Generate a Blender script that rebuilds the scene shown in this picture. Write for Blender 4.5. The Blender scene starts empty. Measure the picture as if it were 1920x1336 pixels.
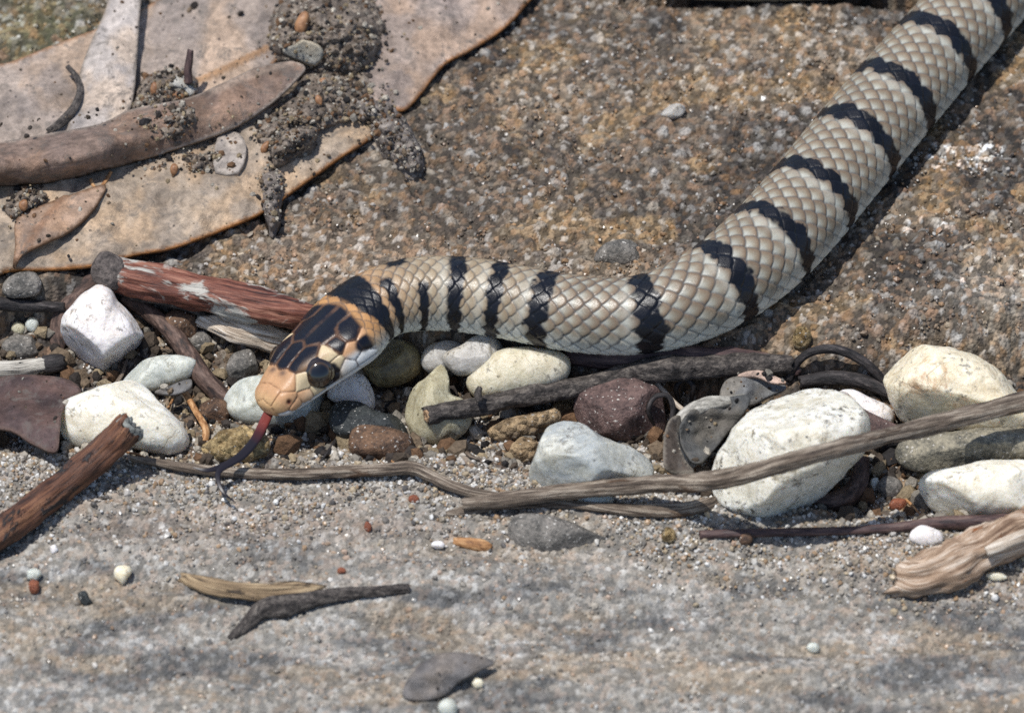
import bpy, math, random
import numpy as np
from mathutils import Vector, Matrix, geometry

# ------------------------------------------------------------------ camera, sky, sun, exposure
# Everything is laid out in millimetres and written to the scene in metres (S).
S = 0.001
ELEV = math.radians(45)
DIST = 600.0
FPX = 12000.0                      # focal length in photo pixels -> 20 px per mm at DIST
W, H = 1920.0, 1336.0
CAMV = np.array([0, -math.cos(ELEV) * DIST, math.sin(ELEV) * DIST])
FWD = np.array([0, math.cos(ELEV), -math.sin(ELEV)])
UPV = np.array([0, math.sin(ELEV), math.cos(ELEV)])

scene = bpy.context.scene
cam_data = bpy.data.cameras.new('camera')
cam = bpy.data.objects.new('camera', cam_data)
scene.collection.objects.link(cam)
cam.location = Vector(CAMV * S)
cam.rotation_euler = (math.pi / 2 - ELEV, 0, 0)
cam_data.sensor_width = 36
cam_data.lens = FPX * 36 / W
cam_data.clip_start = 0.05
cam_data.clip_end = 50
cam_data.dof.use_dof = True
cam_data.dof.focus_distance = 0.599
cam_data.dof.aperture_fstop = 38
scene.camera = cam

SUN_DIR = Vector((0.27, 0.03, -0.962)).normalized()      # the way the light travels
sun_data = bpy.data.lights.new('sun', 'SUN')
sun_data.energy = 4.4
sun_data.angle = math.radians(0.6)
sun_data.color = (1.0, 0.972, 0.93)
sun = bpy.data.objects.new('sun', sun_data)
sun.rotation_euler = SUN_DIR.to_track_quat('-Z', 'Y').to_euler()
sun.location = (-0.5, 0.2, 1)
scene.collection.objects.link(sun)

world = bpy.data.worlds.new('World')
scene.world = world
world.use_nodes = True
wn = world.node_tree
bg = wn.nodes['Background']
sky = wn.nodes.new('ShaderNodeTexSky')
sky.sky_type = 'NISHITA'
sky.sun_disc = False
sky.sun_elevation = math.asin(-SUN_DIR.z)
sky.sun_rotation = math.atan2(-SUN_DIR.x, -SUN_DIR.y)
wn.links.new(sky.outputs[0], bg.inputs[0])
bg.inputs[1].default_value = 0.13

scene.view_settings.view_transform = 'Standard'
scene.view_settings.look = 'None'
scene.view_settings.exposure = 0.0
scene.view_settings.gamma = 1
scene.cycles.use_denoising = False
scene.cycles.max_bounces = 6
scene.cycles.transparent_max_bounces = 6

rng = np.random.default_rng(7)
random.seed(7)

# ------------------------------------------------------------------ numpy helpers
def lin(r, g, b):
    a = np.array([r, g, b]) / 255.0
    return np.where(a <= 0.04045, a / 12.92, ((a + 0.055) / 1.055) ** 2.4)

def hash01(ix, iy, iz, seed):
    h = (ix.astype(np.int64) * 374761393 + iy.astype(np.int64) * 668265263 + iz.astype(np.int64) * 2147483647 + seed * 1274126177) & 0xFFFFFFFF
    h = ((h ^ (h >> 13)) * 1274126177) & 0xFFFFFFFF
    h = ((h ^ (h >> 16)) * 2246822519) & 0xFFFFFFFF
    h = h ^ (h >> 15)
    return (h & 0xFFFFFF) / float(0x1000000)

def vnoise(p, seed=0):
    """value noise in 0..1, p is (...,3)"""
    f = np.floor(p); d = p - f
    d = d * d * (3 - 2 * d)
    i = f.astype(np.int64)
    r = 0
    for a in (0, 1):
        for b in (0, 1):
            for c in (0, 1):
                w = (d[..., 0] if a else 1 - d[..., 0]) * (d[..., 1] if b else 1 - d[..., 1]) * (d[..., 2] if c else 1 - d[..., 2])
                r = r + w * hash01(i[..., 0] + a, i[..., 1] + b, i[..., 2] + c, seed)
    return r

def fbm(p, octaves=4, seed=0, gain=0.5):
    r = 0; a = 1; t = 0
    for k in range(octaves):
        r = r + a * vnoise(p * (2.03 ** k), seed + k * 17)
        t += a; a *= gain
    return r / t

def sstep(a, b, x):
    t = np.clip((x - a) / (b - a), 0, 1)
    return t * t * (3 - 2 * t)

def mix(a, b, t):
    t = np.asarray(t)
    if np.ndim(a) or np.ndim(b):
        t = t[..., None]
    return a * (1 - t) + b * t

def p2(x, y, z=0.0):
    x = np.asarray(x, float); y = np.asarray(y, float)
    return np.stack([x, y, np.zeros_like(x) + z], -1)

# ------------------------------------------------------------------ photo pixel <-> place
def raydir(px, py):
    px = np.asarray(px, float); py = np.asarray(py, float)
    d = FWD + UPV * ((H / 2 - py) / FPX)[..., None]
    d = d + np.array([1.0, 0, 0]) * ((px - W / 2) / FPX)[..., None]
    return d

def at_z(px, py, z):
    d = raydir(px, py)
    t = (np.asarray(z, float) - CAMV[2]) / d[..., 2]
    return CAMV + d * t[..., None]

def project(P):
    q = P - CAMV
    dep = q @ FWD
    return W / 2 + q[..., 0] / dep * FPX, H / 2 - (q @ UPV) / dep * FPX

# the ground: a lower slab, a gap filled with sand and stones, an upper slab
UPX = [-80, -48, -38, -25.5, -8, 7, 26, 35, 48, 80]
UPY = [6.5, 6.5, 6.8, 4.2, 0.0, -2.0, -4.2, -3.4, -0.6, 0]
LOX = [-80, -48, -35, -18, -3, 17, 37, 48, 80]
LOY = [-11, -12.0, -13.2, -12.8, -14, -18, -21, -21.5, -22]

def ground_h(X, Y):
    X = np.asarray(X, float); Y = np.asarray(Y, float)
    wob = (fbm(p2(X * 0.16, Y * 0.16, 3.1), 3, 5) - 0.5) * 2
    ys = np.interp(X, UPX, UPY) + wob * 1.6
    yl = np.interp(X, LOX, LOY) + wob * 2.0
    upper = 2.5 + 0.05 * (Y - ys) + (fbm(p2(X * 0.07, Y * 0.07, 1.0), 4, 11) - 0.5) * 2.6
    lower = -0.2 + 0.03 * (Y + 15) + (fbm(p2(X * 0.04, Y * 0.20, 2.0), 5, 21) - 0.5) * 2.8
    floor = -2.6 + (fbm(p2(X * 0.22, Y * 0.22, 7.0), 3, 31) - 0.5) * 2.4
    soft = 5.0 * sstep(14, 26, X)                  # the step eases into a ramp on this side
    a = sstep(-1.6 - 0.3 * soft, 1.0 + soft, Y - ys)
    b = sstep(-2.0, 5.5, yl - Y + 3)
    h = floor * (1 - b) + lower * b
    h = h * (1 - a) + upper * a
    # joint in the rock far up the slab
    yj = 44.7 - 0.02 * (X - 22) ** 2 / 10 + 0.4 * wob
    jm = sstep(8, 14, X) * sstep(44, 36, X)
    h = h - 2.6 * jm * np.exp(-((Y - yj) / 0.8) ** 2)
    return h

def on_ground(px, py, lift=0.0):
    """point on the ray of a photo pixel that is `lift` mm above the ground"""
    px = np.asarray(px, float); py = np.asarray(py, float)
    lift = np.asarray(lift, float) + np.zeros_like(px)
    z = np.zeros_like(px) + lift
    for _ in range(14):
        P = at_z(px, py, z)
        z = 0.5 * z + 0.5 * (ground_h(P[..., 0], P[..., 1]) + lift)
    return at_z(px, py, z)

# ------------------------------------------------------------------ object helpers
COL = scene.collection

def new_obj(name, V, F, mat, parent=None, origin=None, col=None, uv=None, smooth=True, extra=None):
    """V in mm (world), F an int array (M,3) or (M,4) or a list of them. ONE mesh object."""
    V = np.asarray(V, float)
    if origin is None:
        if parent is not None:
            origin = np.array(parent['_o'])
        else:
            origin = np.array([(V[:, 0].min() + V[:, 0].max()) / 2, (V[:, 1].min() + V[:, 1].max()) / 2, V[:, 2].min()])
    origin = np.array(origin, float)
    me = bpy.data.meshes.new(name)
    Fs = F if isinstance(F, list) else [F]
    Fs = [np.asarray(f, np.int32) for f in Fs if len(f)]
    me.vertices.add(len(V))
    me.vertices.foreach_set('co', ((V - origin) * S).astype(np.float32).ravel())
    nl = sum(f.size for f in Fs); npoly = sum(len(f) for f in Fs)
    me.loops.add(nl); me.polygons.add(npoly)
    me.loops.foreach_set('vertex_index', np.concatenate([f.ravel() for f in Fs]))
    st = []; o = 0
    for f in Fs:
        k = f.shape[1]
        st.append(o + np.arange(len(f)) * k); o += f.size
    me.polygons.foreach_set('loop_start', np.concatenate(st).astype(np.int32))
    me.polygons.foreach_set('use_smooth', np.full(npoly, bool(smooth)))
    me.update(calc_edges=True)
    if col is not None:
        at = me.attributes.new('Col', 'FLOAT_COLOR', 'POINT')
        c4 = np.ones((len(V), 4), np.float32); c4[:, :3] = np.clip(col, 0, 1)
        at.data.foreach_set('color', c4.ravel())
    if extra is not None:
        for k, v in extra.items():
            at = me.attributes.new(k, 'FLOAT', 'POINT')
            at.data.foreach_set('value', np.asarray(v, np.float32).ravel())
    if uv is not None:
        ul = me.uv_layers.new(name='UVMap')
        vi = np.concatenate([f.ravel() for f in Fs])
        ul.data.foreach_set('uv', np.asarray(uv, np.float32)[vi].ravel())
    me.materials.append(mat)
    ob = bpy.data.objects.new(name, me)
    COL.objects.link(ob)
    if parent is not None:
        ob.parent = parent
        po = np.array(parent['_o'])
        ob.location = Vector((origin - po) * S)
    else:
        ob.location = Vector(origin * S)
    ob['_o'] = [float(x) for x in origin]
    return ob

def empty(name, origin):
    ob = bpy.data.objects.new(name, None)
    COL.objects.link(ob)
    ob.empty_display_size = 0.005
    ob.location = Vector(np.array(origin, float) * S)
    ob['_o'] = [float(x) for x in origin]
    return ob

def tag(o, label, cat, group=None, kind=None):
    o['label'] = label; o['category'] = cat
    if group: o['group'] = group
    if kind: o['kind'] = kind
    return o

def grid_faces(n, m, wrap_m=True):
    i = np.arange(n - 1)[:, None]; j = np.arange(m if wrap_m else m - 1)[None, :]
    j2 = (j + 1) % m
    a = i * m + j; b = i * m + j2; c = (i + 1) * m + j2; d = (i + 1) * m + j
    return np.stack([a, b, c, d], -1).reshape(-1, 4)

# ------------------------------------------------------------------ materials
class Mat:
    def __init__(self, name):
        self.m = bpy.data.materials.new(name)
        self.m.use_nodes = True
        self.t = self.m.node_tree
        self.p = self.t.nodes['Principled BSDF']
        self._mm = None
    def n(self, kind, **kw):
        nd = self.t.nodes.new(kind)
        for k, v in kw.items():
            setattr(nd, k, v)
        return nd
    def link(self, a, b): self.t.links.new(a, b)
    def mm(self):
        """object coordinates in millimetres"""
        if self._mm is None:
            tc = self.n('ShaderNodeTexCoord')
            vm = self.n('ShaderNodeVectorMath', operation='SCALE')
            vm.inputs['Scale'].default_value = 1000
            self.link(tc.outputs['Object'], vm.inputs[0])
            self._mm = vm.outputs[0]
        return self._mm
    def uv(self, su, sv):
        tc = self.n('ShaderNodeTexCoord')
        mp = self.n('ShaderNodeMapping')
        mp.inputs['Scale'].default_value = (su, sv, 1)
        self.link(tc.outputs['UV'], mp.inputs[0])
        return mp.outputs[0]
    def noise(self, scale, detail=4, rough=0.55, vec=None, dist=0.0):
        nd = self.n('ShaderNodeTexNoise')
        nd.inputs['Scale'].default_value = scale
        nd.inputs['Detail'].default_value = detail
        nd.inputs['Roughness'].default_value = rough
        nd.inputs['Distortion'].default_value = dist
        self.link(vec or self.mm(), nd.inputs['Vector'])
        return nd.outputs[0]
    def voro(self, scale, feature='F1', vec=None, out='Distance'):
        nd = self.n('ShaderNodeTexVoronoi', feature=feature)
        nd.inputs['Scale'].default_value = scale
        self.link(vec or self.mm(), nd.inputs['Vector'])
        return nd.outputs[out]
    def ramp(self, fac, stops, interp='LINEAR'):
        nd = self.n('ShaderNodeValToRGB')
        cr = nd.color_ramp; cr.interpolation = interp
        while len(cr.elements) > 1: cr.elements.remove(cr.elements[-1])
        for k, (pos, c) in enumerate(stops):
            e = cr.elements[0] if k == 0 else cr.elements.new(pos)
            e.position = pos
            if np.ndim(c) == 0: c = (c, c, c)
            e.color = (float(c[0]), float(c[1]), float(c[2]), 1)
        self.link(fac, nd.inputs[0])
        return nd.outputs[0]
    def mixc(self, fac, a, b, mode='MIX'):
        nd = self.n('ShaderNodeMix', data_type='RGBA', blend_type=mode)
        for sock, v in ((nd.inputs[0], fac), (nd.inputs[6], a), (nd.inputs[7], b)):
            if isinstance(v, bpy.types.NodeSocket): self.link(v, sock)
            elif np.ndim(v) == 0: sock.default_value = v
            else: sock.default_value = (float(v[0]), float(v[1]), float(v[2]), 1)
        return nd.outputs[2]
    def math(self, op, a, b=0.0):
        nd = self.n('ShaderNodeMath', operation=op)
        for sock, v in ((nd.inputs[0], a), (nd.inputs[1], b)):
            if isinstance(v, bpy.types.NodeSocket): self.link(v, sock)
            else: sock.default_value = v
        return nd.outputs[0]
    def attr(self, name, out='Color'):
        nd = self.n('ShaderNodeAttribute'); nd.attribute_name = name
        return nd.outputs[out]
    def bump(self, height, mm, normal=None, strength=1.0):
        nd = self.n('ShaderNodeBump')
        nd.inputs['Distance'].default_value = mm * S
        nd.inputs['Strength'].default_value = strength
        self.link(height, nd.inputs['Height'])
        if normal is not None: self.link(normal, nd.inputs['Normal'])
        return nd.outputs[0]
    def done(self, color=None, rough=0.6, spec=0.5, normal=None, sss=0.0, sssr=(1, 1, 1), coat=0.0):
        p = self.p
        if color is not None:
            if isinstance(color, bpy.types.NodeSocket): self.link(color, p.inputs['Base Color'])
            else: p.inputs['Base Color'].default_value = (float(color[0]), float(color[1]), float(color[2]), 1)
        if isinstance(rough, bpy.types.NodeSocket): self.link(rough, p.inputs['Roughness'])
        else: p.inputs['Roughness'].default_value = rough
        p.inputs['Specular IOR Level'].default_value = spec
        if normal is not None: self.link(normal, p.inputs['Normal'])
        if sss:
            p.inputs['Subsurface Weight'].default_value = sss
            p.inputs['Subsurface Radius'].default_value = sssr
            p.inputs['Subsurface Scale'].default_value = S
        if coat:
            p.inputs['Coat Weight'].default_value = coat
            p.inputs['Coat Roughness'].default_value = 0.15
        return self.m

def mat_ground():
    m = Mat('sandstone')
    c = m.attr('Col')
    n1 = m.noise(3.2, 5, 0.65)
    c = m.mixc(1.0, c, m.ramp(n1, [(0.3, 0.72), (0.7, 1.22)]), 'MULTIPLY')
    v = m.voro(2.6, 'F1', out='Distance')
    h = m.math('ADD', m.math('MULTIPLY', v, -0.8), m.math('MULTIPLY', n1, 0.9))
    nb = m.bump(h, 0.22)
    r = m.ramp(m.voro(2.6, 'F1', out='Color'), [(0.0, 0.28), (0.25, 0.75), (1, 0.9)])
    return m.done(c, r, 0.4, nb)

def mat_grain():
    m = Mat('loose_quartz_sand')
    c = m.attr('Col')
    return m.done(c, 0.32, 0.5, None)

def mat_snake():
    m = Mat('snake_skin')
    c = m.attr('Col')
    n1 = m.noise(5.0, 4, 0.6)
    c = m.mixc(1.0, c, m.ramp(n1, [(0.3, 0.88), (0.7, 1.08)]), 'MULTIPLY')
    n2 = m.noise(9.0, 3, 0.6)
    nb = m.bump(n2, 0.018)
    r = m.ramp(n2, [(0.38, 0.27), (0.62, 0.42)])
    return m.done(c, r, 0.36, nb, sss=0.08, sssr=(0.5, 0.35, 0.25))

def mat_quartz(name, light, dark, stain=None, speck=0.5, sss=0.45, rough=0.42, stain_amt=0.4, crack=0.0, sc=1.0):
    m = Mat(name)
    n1 = m.noise(0.22 * sc, 5, 0.6)
    n2 = m.noise(1.1 * sc, 6, 0.68)
    f = m.math('ADD', m.math('MULTIPLY', n1, 0.6), m.math('MULTIPLY', n2, 0.4))
    c = m.ramp(f, [(0.42, dark), (0.57, light)])
    # fresh chalky flakes
    c = m.mixc(m.ramp(m.noise(0.27, 5, 0.6, dist=0.5), [(0.60, 0.0), (0.63, 0.7)]), c, np.minimum(np.array(light) * 1.15, 0.93))
    if stain is not None:
        n3 = m.noise(0.32 * sc, 6, 0.7, dist=0.8)
        c = m.mixc(m.ramp(n3, [(0.66 - 0.3 * stain_amt, 0.0), (0.76 - 0.2 * stain_amt, 0.9)]), c, stain)
    # dirt caught in pits, in patches
    zone = m.ramp(m.noise(0.26, 4, 0.65), [(0.46, 0.0), (0.56, 1.0)])
    sp = m.ramp(m.noise(1.5, 6, 0.8), [(0.53, 0.0), (0.58, 1.0)])
    c = m.mixc(m.math('MULTIPLY', m.math('MULTIPLY', zone, sp), speck), c, (0.085, 0.072, 0.058))
    sp2 = m.ramp(m.math('ADD', m.voro(0.75), m.math('MULTIPLY', m.math('SUBTRACT', m.noise(2.6, 4, 0.7), 0.35), 0.5)), [(0.16, 1.0), (0.20, 0.0)])
    sp2 = m.math('MULTIPLY', sp2, m.ramp(m.noise(0.5, 2, 0.5), [(0.46, 0.0), (0.50, 1.0)]))
    c = m.mixc(m.math('MULTIPLY', sp2, speck), c, (0.05, 0.045, 0.04))
    # hairline cracks
    ck = m.math('ABSOLUTE', m.math('SUBTRACT', m.noise(0.20, 4, 0.55, dist=1.2), 0.5))
    cz = m.ramp(m.noise(0.17, 2, 0.5), [(0.45, 0.0), (0.55, 1.0)])
    cr = m.math('MULTIPLY', m.ramp(ck, [(0.004, 1.0), (0.011, 0.0)]), cz)
    c = m.mixc(m.math('MULTIPLY', cr, 0.35 + 0.5 * crack), c, (0.14, 0.12, 0.10))
    h = m.math('ADD', m.math('MULTIPLY', n2, 0.8), m.math('MULTIPLY', m.noise(3.5, 3, 0.6), 0.16))
    h = m.math('SUBTRACT', h, m.math('MULTIPLY', cr, 0.3))
    c = m.mixc(m.ramp(m.noise(0.45, 6, 0.7, dist=0.7), [(0.48, 0.0), (0.62, 0.5)]), c, np.array(dark) * np.array([0.72, 0.66, 0.54]))
    nb = m.bump(h, 0.26)
    return m.done(c, m.ramp(n2, [(0.3, rough - 0.18), (0.7, rough + 0.1)]), 0.5, nb, sss=min(1.0, sss * 1.4), sssr=(1.3, 1.15, 0.9))

def mat_rock(name, a, b, sc=1.2, glint=True, bump=0.3, rough=0.75, cells=False):
    m = Mat(name)
    n1 = m.noise(0.5 * sc, 6, 0.7)
    n2 = m.noise(3.0 * sc, 4, 0.7)
    c = m.ramp(m.math('ADD', m.math('MULTIPLY', n1, 0.6), m.math('MULTIPLY', n2, 0.4)), [(0.42, a), (0.58, b)])
    if glint:
        g = m.ramp(m.noise(3.2, 2, 0.5), [(0.66, 0.0), (0.70, 1.0)])
        c = m.mixc(g, c, (0.55, 0.52, 0.47))
    h = m.math('ADD', m.math('MULTIPLY', n1, 0.5), m.math('MULTIPLY', n2, 0.6))
    if cells:
        c = m.mixc(1.0, c, m.ramp(m.voro(1.3, out='Color'), [(0.1, 0.55), (0.9, 1.45)]), 'MULTIPLY')
        h = m.math('SUBTRACT', h, m.math('MULTIPLY', m.voro(1.3), 1.6))
    return m.done(c, m.ramp(n2, [(0.3, rough - 0.25), (0.7, rough + 0.1)]), 0.4, m.bump(h, bump))

def mat_bark(name, stops, along=0.25, across=1.6, bump=0.25, rough=0.7, patch=None, patch_lo=0.56, patch_sc=(0.16, 0.3), patch2=None):
    m = Mat(name)
    n1 = m.noise(1.0, 6, 0.65, vec=m.uv(along * 1000, across * 1000), dist=0.4)
    n2 = m.noise(1.0, 5, 0.7, vec=m.uv(along * 3200, across * 2600))
    f = m.math('ADD', m.math('MULTIPLY', n1, 0.6), m.math('MULTIPLY', n2, 0.4))
    c = m.ramp(f, [(0.5 + (q - 0.5) * 0.6, col) for q, col in stops])
    h = m.math('ADD', m.math('MULTIPLY', n1, 0.7), m.math('MULTIPLY', n2, 0.5))
    if patch is not None:
        n3 = m.noise(1.0, 5, 0.65, vec=m.uv(patch_sc[0] * 1000, patch_sc[1] * 1000), dist=0.6)
        pf = m.ramp(n3, [(patch_lo, 0.0), (patch_lo + 0.05, 1.0)])
        pc = m.ramp(n2, [(0.35, np.array(patch) * 0.6), (0.65, patch)])
        c = m.mixc(pf, c, pc)
        h = m.math('ADD', h, m.math('MULTIPLY', pf, 0.35))
    if patch2 is not None:
        n4 = m.noise(1.0, 5, 0.65, vec=m.uv(patch_sc[0] * 1300, patch_sc[1] * 1700), dist=0.6)
        pf = m.ramp(n4, [(0.3, 1.0), (0.42, 0.0)])
        c = m.mixc(pf, c, patch2)
    return m.done(c, m.ramp(n2, [(0.3, rough - 0.2), (0.7, rough + 0.15)]), 0.35, m.bump(h, bump))

def mat_leaf(name, speck=0.7, tone=0.25):
    m = Mat(name)
    c = m.attr('Col')
    n1 = m.noise(0.22, 6, 0.7)
    c = m.mixc(1.0, c, m.ramp(n1, [(0.38, 1 - tone * 1.3), (0.62, 1 + tone)]), 'MULTIPLY')
    n2 = m.noise(1.1, 6, 0.75)
    c = m.mixc(1.0, c, m.ramp(n2, [(0.38, 0.70), (0.62, 1.2)]), 'MULTIPLY')
    sp = m.ramp(m.math('ADD', m.voro(0.8), m.math('MULTIPLY', n2, 0.12)), [(0.17, 1.0), (0.21, 0.0)])
    sel = m.ramp(m.noise(0.4, 3, 0.6), [(0.44, 0.0), (0.58, 1.0)])
    c = m.mixc(m.math('MULTIPLY', m.math('MULTIPLY', sp, sel), speck), c, (0.035, 0.03, 0.03))
    dirt = m.ramp(m.noise(0.5, 8, 0.8, dist=0.6), [(0.52, 0.0), (0.64, 0.75)])
    c = m.mixc(dirt, c, (0.13, 0.115, 0.10))
    nb = m.bump(m.math('ADD', n2, m.math('MULTIPLY', n1, 0.8)), 0.28)
    return m.done(c, 0.6, 0.3, nb)

def mat_soil(name, a, b, c3):
    m = Mat(name)
    n1 = m.noise(0.9, 6, 0.75)
    v = m.voro(1.7, 'F1', out='Color')
    f = m.math('ADD', m.math('MULTIPLY', n1, 0.55), m.math('MULTIPLY', v, 0.45))
    c = m.ramp(f, [(0.25, a), (0.55, b), (0.8, c3)])
    h = m.math('ADD', n1, m.math('MULTIPLY', m.voro(1.7), -0.6))
    return m.done(c, m.ramp(v, [(0.1, 0.35), (0.4, 0.85)]), 0.4, m.bump(h, 0.4))

def mat_plain(name, a, b, sc=2.0, rough=0.5, bump=0.08, spec=0.45):
    m = Mat(name)
    n1 = m.noise(sc, 5, 0.65)
    return m.done(m.ramp(n1, [(0.35, a), (0.65, b)]), rough, spec, m.bump(n1, bump))

# ------------------------------------------------------------------ ground
def spread(lo, hi, step, far):
    core = np.arange(lo, hi + step * 0.5, step)
    out = []; d = step
    x = hi
    while x < far:
        d *= 1.22; x += d; out.append(x)
    out2 = []; d = step; x = lo
    while x > -far:
        d *= 1.22; x -= d; out2.append(x)
    return np.concatenate([out2[::-1], core, out])

def zone_maps(X, Y):
    ys = np.interp(X, UPX, UPY); yl = np.interp(X, LOX, LOY)
    up = sstep(-2.5, 0.5, Y - ys)
    lo = sstep(-1.5, 3.0, yl - Y)
    return up, lo

def ground_base_color(X, Y):
    up, lo = zone_maps(X, Y)
    n = lambda sx, sy, s, o=4: fbm(p2(X * sx, Y * sy, s * 1.37), o, s)
    # upper slab: dark brown-grey with ochre and pale patches
    c = np.zeros(X.shape + (3,)) + lin(100, 88, 75)
    c = mix(c, lin(58, 52, 47), sstep(0.48, 0.60, n(0.13, 0.13, 41, 5)))
    c = mix(c, lin(142, 124, 102), 0.8 * sstep(0.52, 0.66, n(0.10, 0.13, 43, 5)))
    c = mix(c, lin(160, 130, 84), 0.6 * sstep(0.57, 0.68, n(0.22, 0.22, 44, 4)))
    warm = np.exp(-(((X + 16) / 13) ** 2 + ((Y - 11) / 6) ** 2))
    c = mix(c, lin(158, 136, 112), 0.75 * warm)
    moss = np.exp(-(((X + 46) / 7) ** 2 + ((Y - 40) / 8) ** 2))
    c = mix(c, lin(95, 100, 62), 0.8 * moss)
    pale = np.exp(-(((X - 46) / 5) ** 2 + ((Y - 5) / 5) ** 2))
    c = mix(c, lin(175, 167, 154), 0.6 * pale)
    fl = fbm(p2(X * 1.7, Y * 1.7, 8.0), 3, 91)
    reg = np.exp(-(((X - 43.5) / 4.5) ** 2 + ((Y - 23) / 2.2) ** 2)) + 0.8 * np.exp(-(((X - 39.5) / 2.6) ** 2 + ((Y - 13.5) / 1.6) ** 2)) + 0.7 * np.exp(-(((X - 42) / 1.2) ** 2 + ((Y - 6) / 1.0) ** 2))
    c = mix(c, lin(225, 226, 222), sstep(0.655, 0.69, fl + 0.10 * np.clip(reg, 0, 1)) * sstep(0.2, 0.5, reg))
    c = c * np.array([0.86, 0.86, 0.85])
    # gap: dark brown soil and sand
    g = np.zeros(X.shape + (3,)) + lin(84, 72, 60)
    g = mix(g, lin(52, 45, 40), sstep(0.45, 0.6, n(0.3, 0.3, 51)))
    g = mix(g, lin(150, 136, 112), 0.8 * sstep(0.52, 0.64, n(0.25, 0.25, 53)))
    # lower slab: tan-grey sand, then grey streaky rock
    l = np.zeros(X.shape + (3,)) + lin(150, 145, 136)
    l = mix(l, lin(158, 140, 124), 0.6 * sstep(0.5, 0.62, n(0.06, 0.16, 61)))
    far = sstep(-22, -30, Y + 0.08 * X)
    gr = mix(np.zeros(X.shape + (3,)) + lin(142, 139, 132), lin(90, 92, 93), 0.85 * sstep(0.46, 0.58, 0.45 * n(0.05, 0.16, 63, 6) + 0.55 * n(0.14, 0.45, 68, 6)))
    gr = mix(gr, lin(152, 138, 118), 0.65 * sstep(0.52, 0.62, 0.5 * n(0.05, 0.20, 65, 5) + 0.5 * n(0.16, 0.5, 69, 5)))
    gr = mix(gr, lin(170, 168, 163), 0.65 * sstep(0.53, 0.64, n(0.12, 0.34, 66, 6)))
    l = mix(l, gr, 0.35 + 0.65 * far)
    c = mix(mix(g, l, lo), c, up)
    return c

def grain_cells(X, Y, size, seed):
    gx = X / size; gy = Y / size
    ix = np.floor(gx); iy = np.floor(gy)
    best = np.full(X.shape, 9.0); second = np.full(X.shape, 9.0)
    bid = np.zeros(X.shape)
    z = np.zeros(X.shape, np.int64)
    for a in (-1, 0, 1):
        for b in (-1, 0, 1):
            cx = (ix + a).astype(np.int64); cy = (iy + b).astype(np.int64)
            jx = cx + hash01(cx, cy, z, seed); jy = cy + hash01(cx, cy, z, seed + 1)
            d = (gx - jx) ** 2 + (gy - jy) ** 2
            r = hash01(cx, cy, z, seed + 2)
            n = d < best
            second = np.where(n, best, np.minimum(second, d))
            bid = np.where(n, r, bid)
            best = np.where(n, d, best)
    return np.sqrt(best), np.sqrt(second), bid

GRAIN_COLS = np.array([lin(120, 110, 98), lin(150, 138, 120), lin(95, 88, 82), lin(190, 180, 165), lin(165, 128, 90),
                       lin(70, 66, 64), lin(175, 140, 112), lin(205, 202, 196), lin(140, 120, 100), lin(110, 100, 92)])

def build_ground():
    xs = spread(-53, 53, 0.165, 1600); ys = spread(-50, 50, 0.165, 1600)
    X, Y = np.meshgrid(xs, ys)
    Xf = X.ravel(); Yf = Y.ravel()
    Z = ground_h(Xf, Yf)
    c = ground_base_color(Xf, Yf)
    d1, d2, gid = grain_cells(Xf, Yf, 0.52, 101)
    e1, e2, gid2 = grain_cells(Xf, Yf, 1.15, 131)
    up, lo = zone_maps(Xf, Yf)
    near = (np.abs(Xf) < 58) & (Yf > -56) & (Yf < 56)
    Z = Z + np.where(near, 1, 0) * ((1 - np.clip(d1, 0, 1)) * 0.24 * (0.4 + gid) + np.clip(1 - e1 * 1.2, 0, 1) * 0.40 * (1 - 0.75 * lo) * sstep(0.55, 0.9, gid2))
    Z = Z + (fbm(p2(Xf * 0.8, Yf * 0.8, 4.0), 3, 71) - 0.5) * 0.7 * (0.5 + up)
    gc = GRAIN_COLS[(gid * 9.99).astype(int)]
    lum = c.mean(-1, keepdims=True)
    gc = gc * (0.45 + 0.55 * lum / 0.17)
    c = mix(c, gc, 0.36 - 0.18 * lo)
    c = c * np.exp((gid - 0.55) * (1.35 * up + 0.75 * (1 - up)))[:, None]
    big = sstep(0.72, 0.9, gid2) * sstep(0.62, 0.35, e1) * (1 - 0.7 * lo)
    c = mix(c, GRAIN_COLS[((gid2 * 977) % 10).astype(int)], 0.5 * big)
    edge = sstep(0.16, 0.0, d2 - d1)
    c = mix(c, c * 0.5, edge * (0.4 + 0.6 * up))
    V = np.stack([Xf, Yf, Z], -1)
    F = grid_faces(len(ys), len(xs), False)
    o = new_obj('ground', V, F, mat_ground(), origin=(0, 0, 0), col=c)
    o['kind'] = 'structure'
    o['label'] = 'rough grey brown sandstone slab with a sandy gap of stones across it'
    return o

ground = build_ground()

# ------------------------------------------------------------------ curves
def catmull(P, n, closed=False):
    P = np.asarray(P, float)
    if closed:
        Q = np.vstack([P[-1], P, P[0], P[1]])
    else:
        Q = np.vstack([2 * P[0] - P[1], P, 2 * P[-1] - P[-2]])
    out = []
    k = len(Q) - 3
    for i in range(k):
        a, b, c, d = Q[i:i + 4]
        t = np.linspace(0, 1, n, endpoint=False)[:, None]
        out.append(0.5 * ((2 * b) + (c - a) * t + (2 * a - 5 * b + 4 * c - d) * t ** 2 + (-a + 3 * b - 3 * c + d) * t ** 3))
    out = np.vstack(out)
    if not closed: out = np.vstack([out, Q[-2]])
    return out

def arclen(P):
    return np.concatenate([[0], np.cumsum(np.linalg.norm(np.diff(P[:, :3], axis=0), axis=1))])

def resample(P, step):
    s = arclen(P)
    n = max(3, int(s[-1] / step) + 1)
    t = np.linspace(0, s[-1], n)
    return np.stack([np.interp(t, s, P[:, k]) for k in range(P.shape[1])], -1), t

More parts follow.
